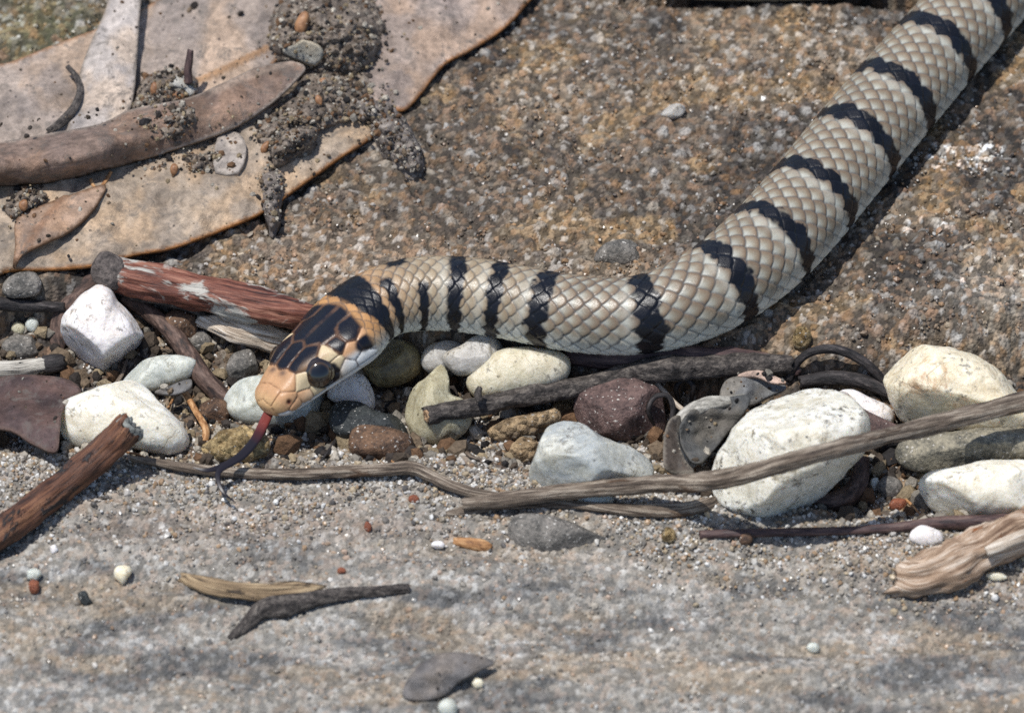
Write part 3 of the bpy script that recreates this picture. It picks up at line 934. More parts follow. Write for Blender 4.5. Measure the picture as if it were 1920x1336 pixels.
STONES = [
 # name, label, category, outline, material, options
 ('quartz_stone', 'angular pinkish white quartz stone with a pointed top, below the dead leaves', 'stone', [(186, 530), (208, 540), (222, 566), (250, 592), (270, 634), (258, 662), (242, 672), (236, 690), (206, 702), (172, 703), (140, 712), (118, 684), (114, 640), (116, 600), (138, 566), (160, 548)], Q_PINK, dict(seed=1, facets=3, depth=0.5, embed=1.0, rough=0.07, n=96, m=48)),
 ('quartz_stone', 'flat greenish white quartz sliver between the two whitest stones', 'stone', [(222, 706), (262, 676), (320, 664), (364, 672), (366, 690), (352, 710), (300, 730), (258, 736), (230, 726)], Q_CLEAR, dict(seed=2, facets=2, depth=0.3, lift=0.4)),
 ('quartz_stone', 'smooth rounded milky white quartz stone behind the reddish broken stick', 'stone', [(112, 780), (122, 752), (160, 734), (214, 716), (248, 710), (274, 724), (300, 752), (340, 792), (356, 826), (344, 850), (312, 858), (262, 846), (212, 838), (150, 842), (120, 818)], Q_WHITE, dict(seed=3, facets=1, depth=0.46, embed=0.9, n=96, m=48, rough=0.05)),
 ('quartz_stone', 'grey green glassy quartz stone under the snake chin', 'stone', [(418, 750), (432, 724), (470, 704), (540, 700), (600, 720), (640, 752), (612, 790), (580, 808), (520, 806), (460, 796), (430, 778)], Q_CLEAR, dict(seed=4, facets=2, depth=0.35, lift=-1.6)),
 ('quartz_stone', 'smooth pale pink quartz stone behind the snake jaw', 'stone', [(612, 742), (640, 704), (676, 700), (696, 722), (704, 756), (690, 774), (650, 762)], Q_PINK, dict(seed=5, depth=0.4, embed=0.5)),
 ('quartz_stone', 'olive brown translucent stone tucked below the snake neck', 'stone', [(680, 690), (696, 660), (736, 636), (772, 644), (790, 672), (786, 700), (752, 720), (706, 724)], Q_OLIVE, dict(seed=6, facets=1, depth=0.45, embed=0.6)),
 ('quartz_stone', 'yellowish quartz stone with a clear peaked tip, behind a cut twig end', 'stone', [(754, 764), (770, 730), (798, 706), (828, 683), (842, 706), (846, 736), (872, 752), (886, 782), (866, 816), (830, 834), (784, 828), (766, 800)], Q_YELLOW, dict(seed=7, facets=3, depth=0.45, embed=1.0)),
 ('quartz_stone', 'small grey quartz stone in shadow below the snake', 'stone', [(788, 672), (806, 646), (846, 638), (872, 654), (862, 684), (824, 700), (796, 694)], Q_GREY, dict(seed=8, facets=2, depth=0.4, embed=0.6)),
 ('quartz_stone', 'pinkish grey knobbly quartz stone below the snake', 'stone', [(828, 668), (868, 644), (896, 628), (938, 634), (956, 660), (922, 692), (888, 706), (846, 698)], Q_GREY, dict(seed=9, facets=2, depth=0.4, lift=0.2, rough=0.12)),
 ('quartz_stone', 'smooth cream egg shaped quartz stone pressed against the snake belly', 'stone', [(874, 716), (892, 690), (926, 660), (972, 650), (1030, 654), (1064, 668), (1070, 692), (1056, 716), (1006, 740), (940, 748), (892, 746)], Q_CREAM, dict(seed=10, depth=0.4, lift=0.2, rough=0.03)),
 ('black_stone', 'black angular stone in the shadow of the snake head', 'stone', [(618, 792), (630, 752), (672, 752), (706, 770), (752, 782), (776, 806), (752, 824), (690, 822), (640, 820)], R_BLACK, dict(seed=11, facets=3, depth=0.4, lift=0.3)),
 ('brown_stone', 'rounded brown and black stone below the snake head', 'stone', [(654, 838), (660, 806), (684, 796), (734, 802), (768, 816), (776, 840), (762, 862), (716, 864), (672, 858)], R_BROWN, dict(seed=12, facets=1, depth=0.45, embed=0.6)),
 ('sand_crumb', 'golden crumb of cemented sand beside the tongue', 'stone', [(374, 838), (398, 818), (430, 800), (468, 800), (504, 826), (500, 852), (452, 864), (396, 866)], R_SAND, dict(seed=13, depth=0.35, rough=0.22, fine=0.09, embed=0.4)),
 ('ironstone', 'purple red rough stone beneath the dark bumpy twig', 'stone', [(1068, 768), (1078, 740), (1110, 706), (1176, 700), (1224, 716), (1250, 760), (1256, 800), (1236, 826), (1172, 828), (1112, 812), (1082, 800)], R_PURPLE, dict(seed=14, facets=8, depth=0.36, embed=0.8)),
 ('sand_crumb', 'tan sandstone crumb below the dark bumpy twig', 'stone', [(918, 806), (944, 788), (976, 778), (1020, 770), (1046, 764), (1052, 786), (1026, 804), (984, 824), (936, 826)], R_TAN, dict(seed=15, depth=0.35, rough=0.2, fine=0.08, embed=0.4)),
 ('sand_crumb', 'small brown sandstone crumb beside the blue grey stone', 'stone', [(950, 852), (962, 830), (984, 816), (1008, 830), (1008, 858), (984, 872), (960, 870)], R_TAN, dict(seed=16, depth=0.45, rough=0.16, fine=0.06, facets=2, embed=0.3)),
 ('sand_crumb', 'loose tan crumb right up against the dark bumpy twig and ironstone', 'stone', [(1030, 768), (1050, 744), (1076, 748), (1084, 776), (1066, 790), (1040, 786)], R_TAN, dict(seed=17, depth=0.4, rough=0.16, fine=0.06, embed=0.3)),
 ('quartz_stone', 'blue grey cracked quartz stone behind the long twig', 'stone', [(990, 890), (1006, 850), (1024, 806), (1044, 792), (1090, 794), (1136, 820), (1180, 836), (1220, 860), (1226, 884), (1210, 910), (1150, 926), (1080, 934), (1010, 920)], Q_BLUE, dict(seed=18, facets=5, depth=0.42, embed=0.9, n=96, m=48)),
 ('quartz_stone', 'largest white quartz stone, crossed by the long grey twig', 'stone', [(1334, 876), (1360, 828), (1392, 782), (1440, 738), (1500, 712), (1552, 712), (1588, 736), (1624, 776), (1630, 820), (1620, 850), (1588, 880), (1556, 922), (1510, 956), (1452, 974), (1380, 958), (1340, 930)], Q_BIG, dict(seed=19, facets=5, depth=0.5, embed=1.2, n=120, m=60, rough=0.06)),
 ('quartz_stone', 'small pinkish quartz stone wedged between two larger white stones', 'stone', [(1572, 740), (1596, 730), (1636, 746), (1672, 766), (1674, 796), (1640, 806), (1600, 790)], Q_PINK, dict(seed=20, facets=1, depth=0.45, lift=0.2)),
 ('quartz_stone', 'cream quartz stone with rusty orange stained edge', 'stone', [(1658, 700), (1676, 666), (1716, 648), (1780, 652), (1840, 672), (1880, 700), (1916, 742), (1980, 770), (2000, 800), (1930, 822), (1860, 822), (1800, 806), (1742, 796), (1690, 790), (1668, 752)], Q_RUST, dict(seed=21, facets=3, depth=0.45, lift=0.2, n=120, m=60)),
 ('quartz_stone', 'long white quartz stone under the mottled grey rock piece', 'stone', [(1720, 912), (1736, 886), (1790, 874), (1850, 864), (1930, 862), (2000, 880), (2020, 920), (1980, 962), (1900, 972), (1800, 972), (1748, 956)], Q_WHITE, dict(seed=22, facets=2, depth=0.4, embed=0.8, n=96, m=48)),
 ('rock_piece', 'mottled grey and cream rough rock piece beneath the rusty edged stone', 'stone', [(1676, 852), (1690, 826), (1740, 812), (1810, 806), (1900, 800), (1990, 810), (2000, 850), (1920, 860), (1846, 872), (1790, 882), (1720, 884), (1686, 872)], R_LICHEN, dict(seed=23, facets=2, depth=0.35, lift=0.4, rough=0.12, fine=0.05)),
 ('quartz_pebble', 'small white oval pebble lying against the thin dark twig', 'pebble', ell(1737, 1005, 34, 20, 8, seed=3), Q_PINK, dict(seed=24, depth=0.35, embed=0.3)),
 ('tan_pebble', 'tan irregular pebble standing on the rock beside the arched stem', 'pebble', [(1486, 632), (1494, 614), (1510, 613), (1522, 628), (1516, 648), (1500, 656), (1488, 650)], R_SAND, dict(seed=25, depth=0.45, embed=0.2, rough=0.12)),
 ('grey_stone', 'flat grey quartz nodule set in the rock behind the snake', 'stone', ell(1160, 474, 48, 24, -4, seed=5), R_GREY, dict(seed=26, facets=3, depth=0.3, embed=0.8, rough=0.12)),
 ('quartz_pebble', 'pale angular chip standing on the bare rock slab', 'pebble', [(1238, 212), (1250, 200), (1272, 194), (1286, 202), (1280, 216), (1266, 224), (1250, 222)], Q_GREY, dict(seed=27, facets=3, depth=0.5, embed=0.2)),
 ('rock_piece', 'dark brown triangular bark coloured stone against the largest white stone', 'stone', [(1604, 760), (1630, 772), (1660, 786), (1690, 802), (1690, 826), (1640, 826), (1620, 806)], R_PURPLE, dict(seed=28, facets=2, depth=0.35, lift=1.2)),
 ('grey_stone', 'flat grey sandstone flake below the pale wood sliver', 'stone', [(952, 990), (966, 966), (1010, 962), (1060, 974), (1110, 996), (1150, 1020), (1100, 1040), (1010, 1040), (960, 1020)], R_GREY, dict(seed=29, facets=1, depth=0.3, embed=1.6)),
 ('grey_stone', 'dark grey green pebble in the hollow beside the long white stone', 'pebble', ell(1668, 914, 24, 22, 0, seed=6), R_GREY, dict(seed=30, depth=0.45, embed=0.3)),
 ('red_pebble', 'brick red grit pebble in the sand beside the long white stone', 'pebble', ell(1684, 945, 18, 13, -10, seed=7), R_RED, dict(seed=31, depth=0.45, embed=0.2, n=32, m=16)),
 ('quartz_pebble', 'small bluish white pebble beside dark green pebble', 'pebble', ell(1640, 908, 9, 14, 10, seed=8), Q_CLEAR, dict(seed=32, depth=0.5, embed=0.1, n=32, m=16)),
 ('quartz_stone', 'small yellow green quartz bit showing beneath the long twig', 'pebble', ell(1118, 938, 34, 16, 0, seed=9), Q_CLEAR, dict(seed=33, depth=0.4, embed=0.5, n=40, m=20)),
 ('grey_stone', 'brownish grey stone in the hollow under the reddish stick', 'stone', [(300, 600), (330, 580), (368, 590), (384, 620), (366, 646), (326, 650), (304, 630)], R_BROWN, dict(seed=34, facets=2, depth=0.4, embed=0.8)),
 ('grey_stone', 'grey green small stone beside the curved dark root', 'stone', ell(374, 640, 24, 22, 0, seed=10), R_GREY, dict(seed=35, facets=1, depth=0.4, lift=0.0)),
 ('quartz_pebble', 'round greenish white bead of quartz by the dark bark flake', 'pebble', ell(60, 608, 13, 14, 0, seed=11), Q_CLEAR, dict(seed=36, depth=0.5, embed=0.2, n=32, m=16)),
 ('quartz_pebble', 'second bead of clear quartz by the dark bark flake', 'pebble', ell(34, 616, 14, 13, 0, seed=12), Q_YELLOW, dict(seed=37, depth=0.5, embed=0.2, n=32, m=16)),
 ('brown_stone', 'reddish brown crumb at the foot of the curved dark root', 'stone', ell(402, 770, 32, 26, 30, seed=13), R_BROWN, dict(seed=38, facets=3, depth=0.4, embed=0.5)),
 ('grey_stone', 'dark grey stone between the curved dark root and the snake snout', 'stone', [(424, 690), (436, 664), (470, 656), (484, 690), (466, 712), (436, 712)], R_GREY, dict(seed=39, facets=2, depth=0.45, embed=0.5)),
 ('quartz_pebble', 'pale yellow knobbed grain on the open lower slab', 'pebble', [(214, 1068), (222, 1060), (240, 1060), (248, 1070), (240, 1082), (232, 1096), (222, 1090), (214, 1080)], Q_RUST, dict(seed=40, depth=0.5, embed=0.1, n=32, m=16)),
 ('red_pebble', 'orange red grain beside a white grain on the lower slab', 'pebble', ell(64, 1099, 11, 14, 0, seed=14), R_RED, dict(seed=41, depth=0.5, embed=0.1, n=32, m=16)),
 ('quartz_pebble', 'bluish white grain beside an orange red grain', 'pebble', ell(63, 1077, 14, 12, 0, seed=15), Q_CLEAR, dict(seed=42, depth=0.5, embed=0.1, n=32, m=16)),
 ('red_pebble', 'tiny red seed shaped grain below the forked twig end of the long twig', 'pebble', ell(690, 987, 7, 11, -10, seed=16), R_RED, dict(seed=43, depth=0.5, embed=0.1, n=24, m=12)),
 ('red_pebble', 'round red brown grain in front of the thin twig fork', 'pebble', ell(776, 935, 10, 9, 0, seed=17), R_RED, dict(seed=44, depth=0.5, embed=0.1, n=24, m=12)),
 ('black_crumb', 'black charcoal crumb on the open lower slab', 'crumb', [(146, 1112), (160, 1106), (168, 1120), (176, 1134), (160, 1136), (150, 1126)], R_BLACK, dict(seed=45, facets=2, depth=0.5, embed=0.1, n=32, m=16)),
 ('quartz_pebble', 'bluish white grain far out on the grey streaked rock', 'pebble', ell(1525, 1214, 13, 11, 10, seed=18), Q_CLEAR, dict(seed=46, depth=0.5, embed=0.1, n=24, m=12)),
 ('quartz_pebble', 'white glassy grain touching the grey leaf scrap', 'pebble', ell(840, 1326, 18, 20, 10, seed=19), Q_CLEAR, dict(seed=47, depth=0.5, embed=0.2, n=32, m=16)),
 ('quartz_pebble', 'cream flat grain beside the frayed wood chunk', 'pebble', ell(1868, 1080, 20, 8, 4, seed=20), Q_RUST, dict(seed=48, depth=0.4, embed=0.1, n=32, m=16)),
 ('quartz_pebble', 'white chip on the sand beside a brown splinter', 'pebble', ell(822, 1021, 13, 8, 0, seed=21), Q_PINK, dict(seed=49, depth=0.5, embed=0.1, n=24, m=12, facets=2)),
 ('quartz_pebble', 'white chip on the sand near the broken reddish stick', 'pebble', ell(101, 1029, 8, 9, 0, seed=22), Q_PINK, dict(seed=50, depth=0.5, embed=0.1, n=24, m=12, facets=2)),
 ('red_pebble', 'orange grain above the split foreground twig', 'pebble', ell(640, 1070, 8, 8, 0, seed=23), R_RED, dict(seed=51, depth=0.5, embed=0.1, n=24, m=12, facets=2)),
 ('quartz_pebble', 'yellow grain beside the grey leaf scrap', 'pebble', ell(896, 1280, 11, 10, 0, seed=24), Q_RUST, dict(seed=52, depth=0.5, embed=0.1, n=24, m=12)),
 ('quartz_pebble', 'golden grain in the sand below the largest white stone', 'pebble', ell(1254, 1003, 14, 16, 0, seed=25), R_SAND, dict(seed=53, depth=0.5, embed=0.2, n=32, m=16)),
 ('rock_piece', 'thin pale rock edge behind the dark joint at the far side of the slab', 'stone', [(1250, -6), (1330, 0), (1440, 4), (1540, 0), (1640, -8), (1640, -50), (1440, -60), (1260, -50)], R_LICHEN, dict(seed=54, depth=0.3, embed=1.0, rough=0.12)),
 ('black_stone', 'grey topped dark bark lump below the lowest leaf', 'stone', [(6, 534), (30, 512), (66, 510), (80, 528), (72, 552), (40, 560), (10, 556)], R_GREY, dict(seed=63, depth=0.4, embed=0.6, rough=0.18, fine=0.05)),
 ('gravel_stone', 'dusky stone in the shaded pocket beside the dark bark flake', 'stone', ell(40, 650, 40, 24, 0, seed=31), R_GREY, dict(seed=64, facets=2, depth=0.4, embed=0.8)),
]
for name, label, cat, poly, mat, kw in STONES:
    stone(name, label, cat, poly, mat, **kw)

# ------------------------------------------------------------------ sticks: tubes along a path on the ground
def tube_mesh(path, seg=22, step=0.22, seed=0, groove=0.08, lump=0.10, flat=1.0, jag=0.15, hollow=0.0, zabs=False, gr_n=2.2):
    """path: (px, py, lift of the underside above the ground, radius px[, radius2 px])"""
    C = []
    for p in path:
        r = p[3] / 20.0
        P = at_z(p[0], p[1], p[2]) if zabs else on_ground(p[0], p[1], p[2] + r * flat)
        C.append([P[0], P[1], P[2], r])
    C = np.array(C)
    if len(C) > 3 and not zabs:
        z = C[:, 2].copy()
        C[1:-1, 2] = np.maximum(z[1:-1], 0.25 * z[:-2] + 0.5 * z[1:-1] + 0.25 * z[2:])
        for k, p in enumerate(path):
            C[k, :2] = at_z(p[0], p[1], C[k, 2])[:2]
    Q, sl = resample(catmull(C, 16), step)
    g = np.gradient(Q[:, :3], axis=0); g /= np.linalg.norm(g, axis=1, keepdims=True)
    a = np.cross(g, -FWD); a /= np.linalg.norm(a, axis=1, keepdims=True)
    b = np.cross(a, g)                                   # towards the camera
    th = np.linspace(0, 2 * math.pi, seg, endpoint=False) - math.pi / 2
    ns = len(Q)
    sx = np.repeat(sl[:, None], seg, 1); tx = np.repeat(th[None, :], ns, 0)
    q1 = np.stack([sx * 0.35, np.cos(tx) * gr_n, np.sin(tx) * gr_n + seed * 5.3], -1)
    q2 = np.stack([sx * 0.5, np.cos(tx) * 0.7, np.sin(tx) * 0.7 + seed * 3.1], -1)
    rad = Q[:, 3:4] * (1 + groove * 2 * (fbm(q1, 3, seed + 1) - 0.5) + lump * 2 * (fbm(q2, 3, seed + 2) - 0.5))
    V = Q[:, None, :3] + rad[..., None] * (a[:, None, :] * np.cos(tx)[..., None] + b[:, None, :] * (np.sin(tx) * flat)[..., None])
    rr = np.random.default_rng(seed + 55)
    for end, sgn in ((0, -1), (-1, 1)):
        j = rr.uniform(-1, 1, seg); j = 0.5 * j + 0.25 * np.roll(j, 1) + 0.25 * np.roll(j, -1)
        V[end] += g[end] * (sgn * jag * Q[end, 3] * j)[:, None] * 2
    F = [grid_faces(ns, seg)]
    VV = V.reshape(-1, 3)
    uvs = np.stack([sx, tx * Q[:, 3:4]], -1).reshape(-1, 2) * S
    # end caps: an inner ring and a centre point
    k = np.arange(seg); k2 = (k + 1) % seg
    tris = []
    for end, base, flip in ((0, 0, True), (-1, (ns - 1) * seg, False)):
        c = Q[end, :3] + g[end] * (0.0 if not hollow else (hollow * Q[end, 3] * (1 if end == 0 else -1)))
        inner = c + (V[end] - Q[end, :3]) * 0.55
        i0 = len(VV)
        VV = np.vstack([VV, inner, c[None]])
        uvs = np.vstack([uvs, uvs[base:base + seg] + 0.0003, uvs[base:base + 1]])
        A = np.stack([base + k, base + k2, i0 + k2, i0 + k], -1)
        T = np.stack([i0 + k, i0 + k2, np.full(seg, i0 + seg)], -1)
        if flip: A = A[:, ::-1]; T = T[:, ::-1]
        if not flip: pass
        F.append(A); tris.append(T)
    quads = np.vstack([f for f in F])
    return VV, [quads[:, ::-1], np.vstack(tris)[:, ::-1]], uvs, Q, g, a, b

def stick(name, label, cat, path, mat, parent=None, group=None, thin=1.0, **kw):
    path = [(p[0], p[1], p[2], p[3] * thin) for p in path]
    V, F, uv, Q, g, a, b = tube_mesh(path, **kw)
    o = new_obj(name, V, F, mat, parent=parent, uv=uv)
    if parent is None: tag(o, label, cat, group)
    return o, Q, g, a, b

def end_disc(par, Q, g, a, b, end, mat, name='cut_face', out=0.06, k=0.86, flat=1.0):
    """the broken or cut end of a stick, slightly dished, with its own look"""
    seg = 28
    c = Q[end, :3]; n = g[end] * (-1 if end == 0 else 1); r = Q[end, 3] * k
    th = np.linspace(0, 2 * math.pi, seg, endpoint=False)
    V = []
    rings = [(1.0, -0.35), (1.0, out), (0.8, out + 0.12), (0.5, out - 0.02), (0.2, out - 0.14)]
    rr = np.random.default_rng(3)
    for q, h in rings:
        w = 1 + 0.12 * (rr.uniform(-1, 1, seg))
        V.append(c + n * (h * r + out * r * rr.uniform(-1, 1, seg)[:, None] * (q < 1.01)) + (a[end] * np.cos(th)[:, None] + b[end] * flat * np.sin(th)[:, None]) * (q * r * w)[:, None])
    V = np.vstack(V + [c[None] + n * (out - 0.16) * r])
    kk = np.arange(seg); k2 = (kk + 1) % seg; base = (len(rings) - 1) * seg
    T = np.stack([base + kk, base + k2, np.full(seg, len(V) - 1)], -1)
    return new_obj(name, V, [grid_faces(len(rings), seg), T], mat, parent=par, smooth=True)

B_RED = mat_bark('red_brown_wood', [(0.36, lin(58, 32, 26)), (0.5, lin(112, 66, 52)), (0.66, lin(158, 112, 92))], 0.10, 1.7, 0.22, 0.6, patch=lin(188, 184, 174), patch_lo=0.50, patch_sc=(0.13, 0.26))
B_CHAR = mat_bark('red_stick_with_char', [(0.36, lin(46, 30, 24)), (0.52, lin(98, 64, 46)), (0.68, lin(140, 100, 72))], 0.10, 1.4, 0.3, 0.6, patch=lin(44, 40, 40), patch_lo=0.53, patch_sc=(0.22, 0.45))
B_DARK = mat_bark('dark_root_bark', [(0.35, lin(44, 36, 34)), (0.52, lin(86, 68, 60)), (0.68, lin(122, 102, 92))], 0.5, 1.4, 0.18, 0.7)
B_BLACK = mat_bark('blackened_bark', [(0.35, lin(22, 21, 22)), (0.55, lin(54, 50, 50)), (0.7, lin(92, 86, 84))], 0.4, 1.5, 0.25, 0.65)
B_GREYTWIG = mat_bark('weathered_grey_twig', [(0.34, lin(58, 49, 42)), (0.5, lin(118, 104, 90)), (0.66, lin(178, 165, 148))], 0.16, 2.6, 0.4, 0.7, patch=lin(98, 76, 58), patch_lo=0.56, patch_sc=(0.08, 0.4))
B_BUMPY = mat_bark('dark_bumpy_bark', [(0.35, lin(36, 33, 32)), (0.52, lin(76, 70, 66)), (0.7, lin(122, 114, 106))], 0.9, 1.6, 0.45, 0.75)
B_PALE = mat_bark('pale_splintered_wood', [(0.34, lin(120, 98, 78)), (0.5, lin(200, 184, 164)), (0.64, lin(236, 228, 216))], 0.12, 2.4, 0.3, 0.7)
B_BLEACH = mat_bark('bleached_wood', [(0.34, lin(110, 106, 98)), (0.5, lin(196, 190, 178)), (0.66, lin(226, 222, 212))], 0.14, 2.4, 0.25, 0.7, patch=lin(54, 50, 46), patch_lo=0.6, patch_sc=(0.3, 0.4))
B_THIN = mat_bark('thin_purple_brown_twig', [(0.35, lin(46, 36, 38)), (0.52, lin(80, 62, 60)), (0.68, lin(112, 92, 84))], 0.3, 1.6, 0.12, 0.6)
B_FIBRE = mat_bark('frayed_brown_wood', [(0.34, lin(104, 80, 62)), (0.5, lin(168, 142, 118)), (0.66, lin(218, 202, 184))], 0.14, 1.8, 0.35, 0.7, patch=lin(150, 92, 50), patch_lo=0.6, patch_sc=(0.2, 0.5))
B_STRAW = mat_bark('tan_split_wood', [(0.34, lin(92, 76, 58)), (0.5, lin(146, 124, 96)), (0.66, lin(190, 168, 134))], 0.10, 2.4, 0.3, 0.75, patch=lin(84, 72, 60), patch_lo=0.52, patch_sc=(0.2, 0.6))
B_ROOT = mat_bark('tan_rootlet', [(0.34, lin(110, 74, 46)), (0.5, lin(166, 122, 80)), (0.66, lin(196, 160, 118))], 0.5, 1.5, 0.12, 0.7)
M_PITH = mat_plain('pale_pith', lin(120, 92, 66), lin(196, 164, 128), 2.4, 0.7, 0.15)
M_GREYEND = mat_plain('grey_broken_pith', lin(60, 58, 56), lin(150, 154, 148), 1.4, 0.6, 0.3)
M_KNOB = mat_plain('dark_knobbly_bark', lin(46, 41, 39), lin(112, 102, 96), 1.6, 0.75, 0.35)

# reddish stick with grey bark patches, its knob end dark
o, Q, g, a, b = stick('red_stick', 'reddish brown stick with pale grey bark patches running under the snake neck', 'stick',
      [(205, 512, 1.4, 30), (250, 522, 1.4, 33), (320, 536, 1.6, 33), (400, 553, 1.7, 33), (480, 570, 1.6, 32), (560, 588, 1.4, 28), (620, 604, 1.0, 22)], B_RED, seed=3, groove=0.26, lump=0.16, seg=48, jag=0.2, gr_n=3.0)
V, F, _ = stone_mesh(ell(205, 510, 33, 37, 0, k=11, jit=0.1, seed=4), seed=71, depth=0.45, rough=0.14, fine=0.05, lift=0.9)
new_obj('knob', V, F, M_KNOB, parent=o)
stick('splinter', 'white splintered wood sliver below the reddish stick', 'wood splinter',
      [(368, 600, 1.6, 9), (400, 606, 1.8, 16), (450, 616, 1.8, 27), (500, 632, 1.6, 26), (546, 650, 1.2, 20)], B_PALE, seed=5, groove=0.34, lump=0.2, seg=30, flat=0.5, jag=0.9, gr_n=3.0)
stick('root', 'smooth dark brown curved root passing behind the white quartz', 'root',
      [(232, 556, 0.2, 15), (280, 586, 0.6, 16), (322, 622, 1.0, 17), (352, 664, 1.0, 18), (380, 706, 0.6, 19), (424, 752, -0.4, 18)], B_DARK, seed=6, groove=0.04, lump=0.08, seg=22)
stick('twig', 'thin grey bark strip below the reddish stick', 'twig',
      [(214, 546, 1.6, 6), (260, 556, 1.9, 9), (320, 566, 2.0, 9), (370, 584, 1.8, 7), (398, 604, 1.4, 4)], B_BUMPY, seed=7, groove=0.2, flat=0.5)
stick('twig', 'blackened twig lying below the lowest leaf edge', 'twig',
      [(-30, 566, 0.8, 13), (30, 572, 0.8, 13), (80, 574, 0.8, 12), (120, 576, 0.6, 10)], B_BLACK, seed=8, groove=0.14)
stick('bark_flake', 'dark purple brown bark flake standing against the white quartz', 'bark',
      [(190, 512, 0.6, 14), (160, 546, 0.6, 24), (128, 590, 0.4, 28), (112, 630, 0.0, 20), (108, 660, -0.4, 10)], B_DARK, seed=9, groove=0.12, flat=0.45, seg=26)
o, Q, g, a, b = stick('bleached_stick', 'bleached whitish stick stub with a charred end', 'stick',
      [(-40, 694, 0.8, 15), (0, 692, 0.8, 16), (40, 690, 0.8, 16), (84, 684, 0.8, 15)], B_BLEACH, seed=10, groove=0.14, seg=26)
stick('charred_end', '', '', [(80, 684, 0.7, 16), (98, 682, 0.7, 18), (120, 680, 0.7, 15)], B_BLACK, parent=o, seed=11, groove=0.2, lump=0.25, seg=26)
# broken stick in front of the white stone
o, Q, g, a, b = stick('broken_stick', 'reddish brown broken stick with charred patches leaning on the rounded white stone', 'stick',
      [(246, 800, 3.4, 33), (214, 830, 2.4, 31), (176, 862, 1.5, 30), (130, 900, 0.8, 30), (80, 940, 0.3, 30), (20, 986, 0.1, 30), (-60, 1046, 0.0, 30)], B_CHAR, seed=12, groove=0.24, lump=0.14, seg=40, jag=0.3, thin=0.92)
end_disc(o, Q, g, a, b, 0, M_GREYEND, 'broken_end', out=0.16, k=0.9)
# long twig: thin part, then the thick grey part, joined
o, Q, g, a, b = stick('long_twig', 'long weathered grey twig lying across the stones and the largest white stone', 'twig',
      [(868, 944, 0.5, 15), (940, 936, 0.8, 18), (1040, 924, 1.0, 18), (1140, 914, 1.4, 19), (1240, 906, 2.4, 20), (1330, 902, 5.0, 22), (1400, 888, 8.0, 22), (1480, 866, 9.6, 20), (1580, 838, 9.8, 20), (1700, 808, 9.0, 21), (1820, 778, 8.6, 22), (1920, 752, 8.4, 23), (2060, 716, 8.0, 24)], B_GREYTWIG, seed=13, groove=0.2, lump=0.2, seg=30, thin=0.8)
stick('side_shoot', '', '', [(244, 858, 0.4, 6), (300, 868, 0.4, 9), (360, 878, 0.4, 11), (440, 886, 0.4, 12), (540, 888, 0.4, 12), (640, 884, 0.5, 13), (720, 880, 0.6, 14), (772, 876, 0.7, 15), (806, 892, 0.6, 13), (850, 912, 0.5, 12), (900, 926, 0.7, 11), (960, 934, 0.9, 9)], B_GREYTWIG, parent=o, seed=14, groove=0.18, lump=0.2, seg=24, thin=0.85)
stick('wood_sliver', 'thin pale wood sliver below the long grey twig', 'wood splinter',
      [(836, 964, 0.15, 6), (880, 956, 0.2, 10), (940, 948, 0.3, 8), (1040, 944, 0.4, 7), (1120, 950, 0.5, 9), (1200, 956, 0.6, 12), (1270, 956, 0.5, 14), (1330, 944, 0.3, 12), (1360, 930, 0.3, 5)], B_GREYTWIG, seed=15, groove=0.12, flat=0.5)
# dark bumpy stick below the snake
o, Q, g, a, b = stick('dark_twig', 'dark bumpy twig with a pale cut end below the snake belly', 'twig',
      [(800, 780, 2.6, 22), (850, 770, 2.6, 21), (920, 758, 2.6, 20), (1000, 738, 2.8, 23), (1060, 728, 2.6, 21), (1130, 716, 2.4, 22), (1180, 700, 2.2, 27), (1240, 690, 1.8, 28), (1330, 686, 1.4, 27), (1420, 686, 0.9, 25), (1484, 684, 0.4, 20)], B_BUMPY, seed=16, groove=0.2, lump=0.34, seg=32, thin=0.85)
end_disc(o, Q, g, a, b, 0, M_PITH, 'cut_end', out=0.12, k=0.62)
stick('spur', '', '', [(900, 752, 5.0, 7), (896, 738, 5.4, 7), (900, 726, 5.6, 5)], B_BUMPY, parent=o, seed=17)
stick('bark_strip', 'cracked purplish bark strip wedged under the snake belly', 'bark',
      [(1060, 668, 0.6, 16), (1140, 672, 0.6, 20), (1240, 668, 0.8, 20), (1340, 674, 1.0, 24), (1420, 682, 0.8, 22), (1500, 690, 0.4, 14)], B_THIN, seed=18, groove=0.2, lump=0.2, seg=28, flat=0.6)
stick('arched_stem', 'dark thin stem arching over the rock beside the rusty edged stone', 'stem',
      [(1478, 712, 0.2, 8), (1490, 684, 1.0, 8), (1520, 660, 2.0, 8), (1560, 654, 2.4, 9), (1600, 666, 2.2, 9), (1634, 690, 1.6, 9), (1660, 716, 0.9, 8)], B_BLACK, seed=19, groove=0.12, lump=0.06)
stick('dark_root', 'thick dark stem lying behind the largest white stone', 'stem',
      [(1500, 716, 0.3, 12), (1560, 708, 0.6, 14), (1620, 716, 0.6, 14), (1670, 736, 0.4, 12)], B_BLACK, seed=20, groove=0.14, lump=0.1)
stick('thin_twig', 'thin straight purple brown twig lying on the lower slab', 'twig',
      [(1312, 1002, 0.1, 8), (1360, 1000, 0.15, 8), (1440, 998, 0.2, 8), (1520, 996, 0.2, 8), (1600, 994, 0.25, 8), (1680, 988, 0.3, 9), (1760, 980, 0.4, 12), (1840, 978, 0.5, 13), (1940, 974, 0.5, 13)], B_THIN, seed=21, groove=0.05, lump=0.08)
stone('seed_bead', 'small round brown bud beside the thin straight twig', 'bud', ell(1399, 1010, 13, 13, 0, seed=41), R_BROWN, depth=0.5, embed=0.1, seed=72, n=32, m=16)
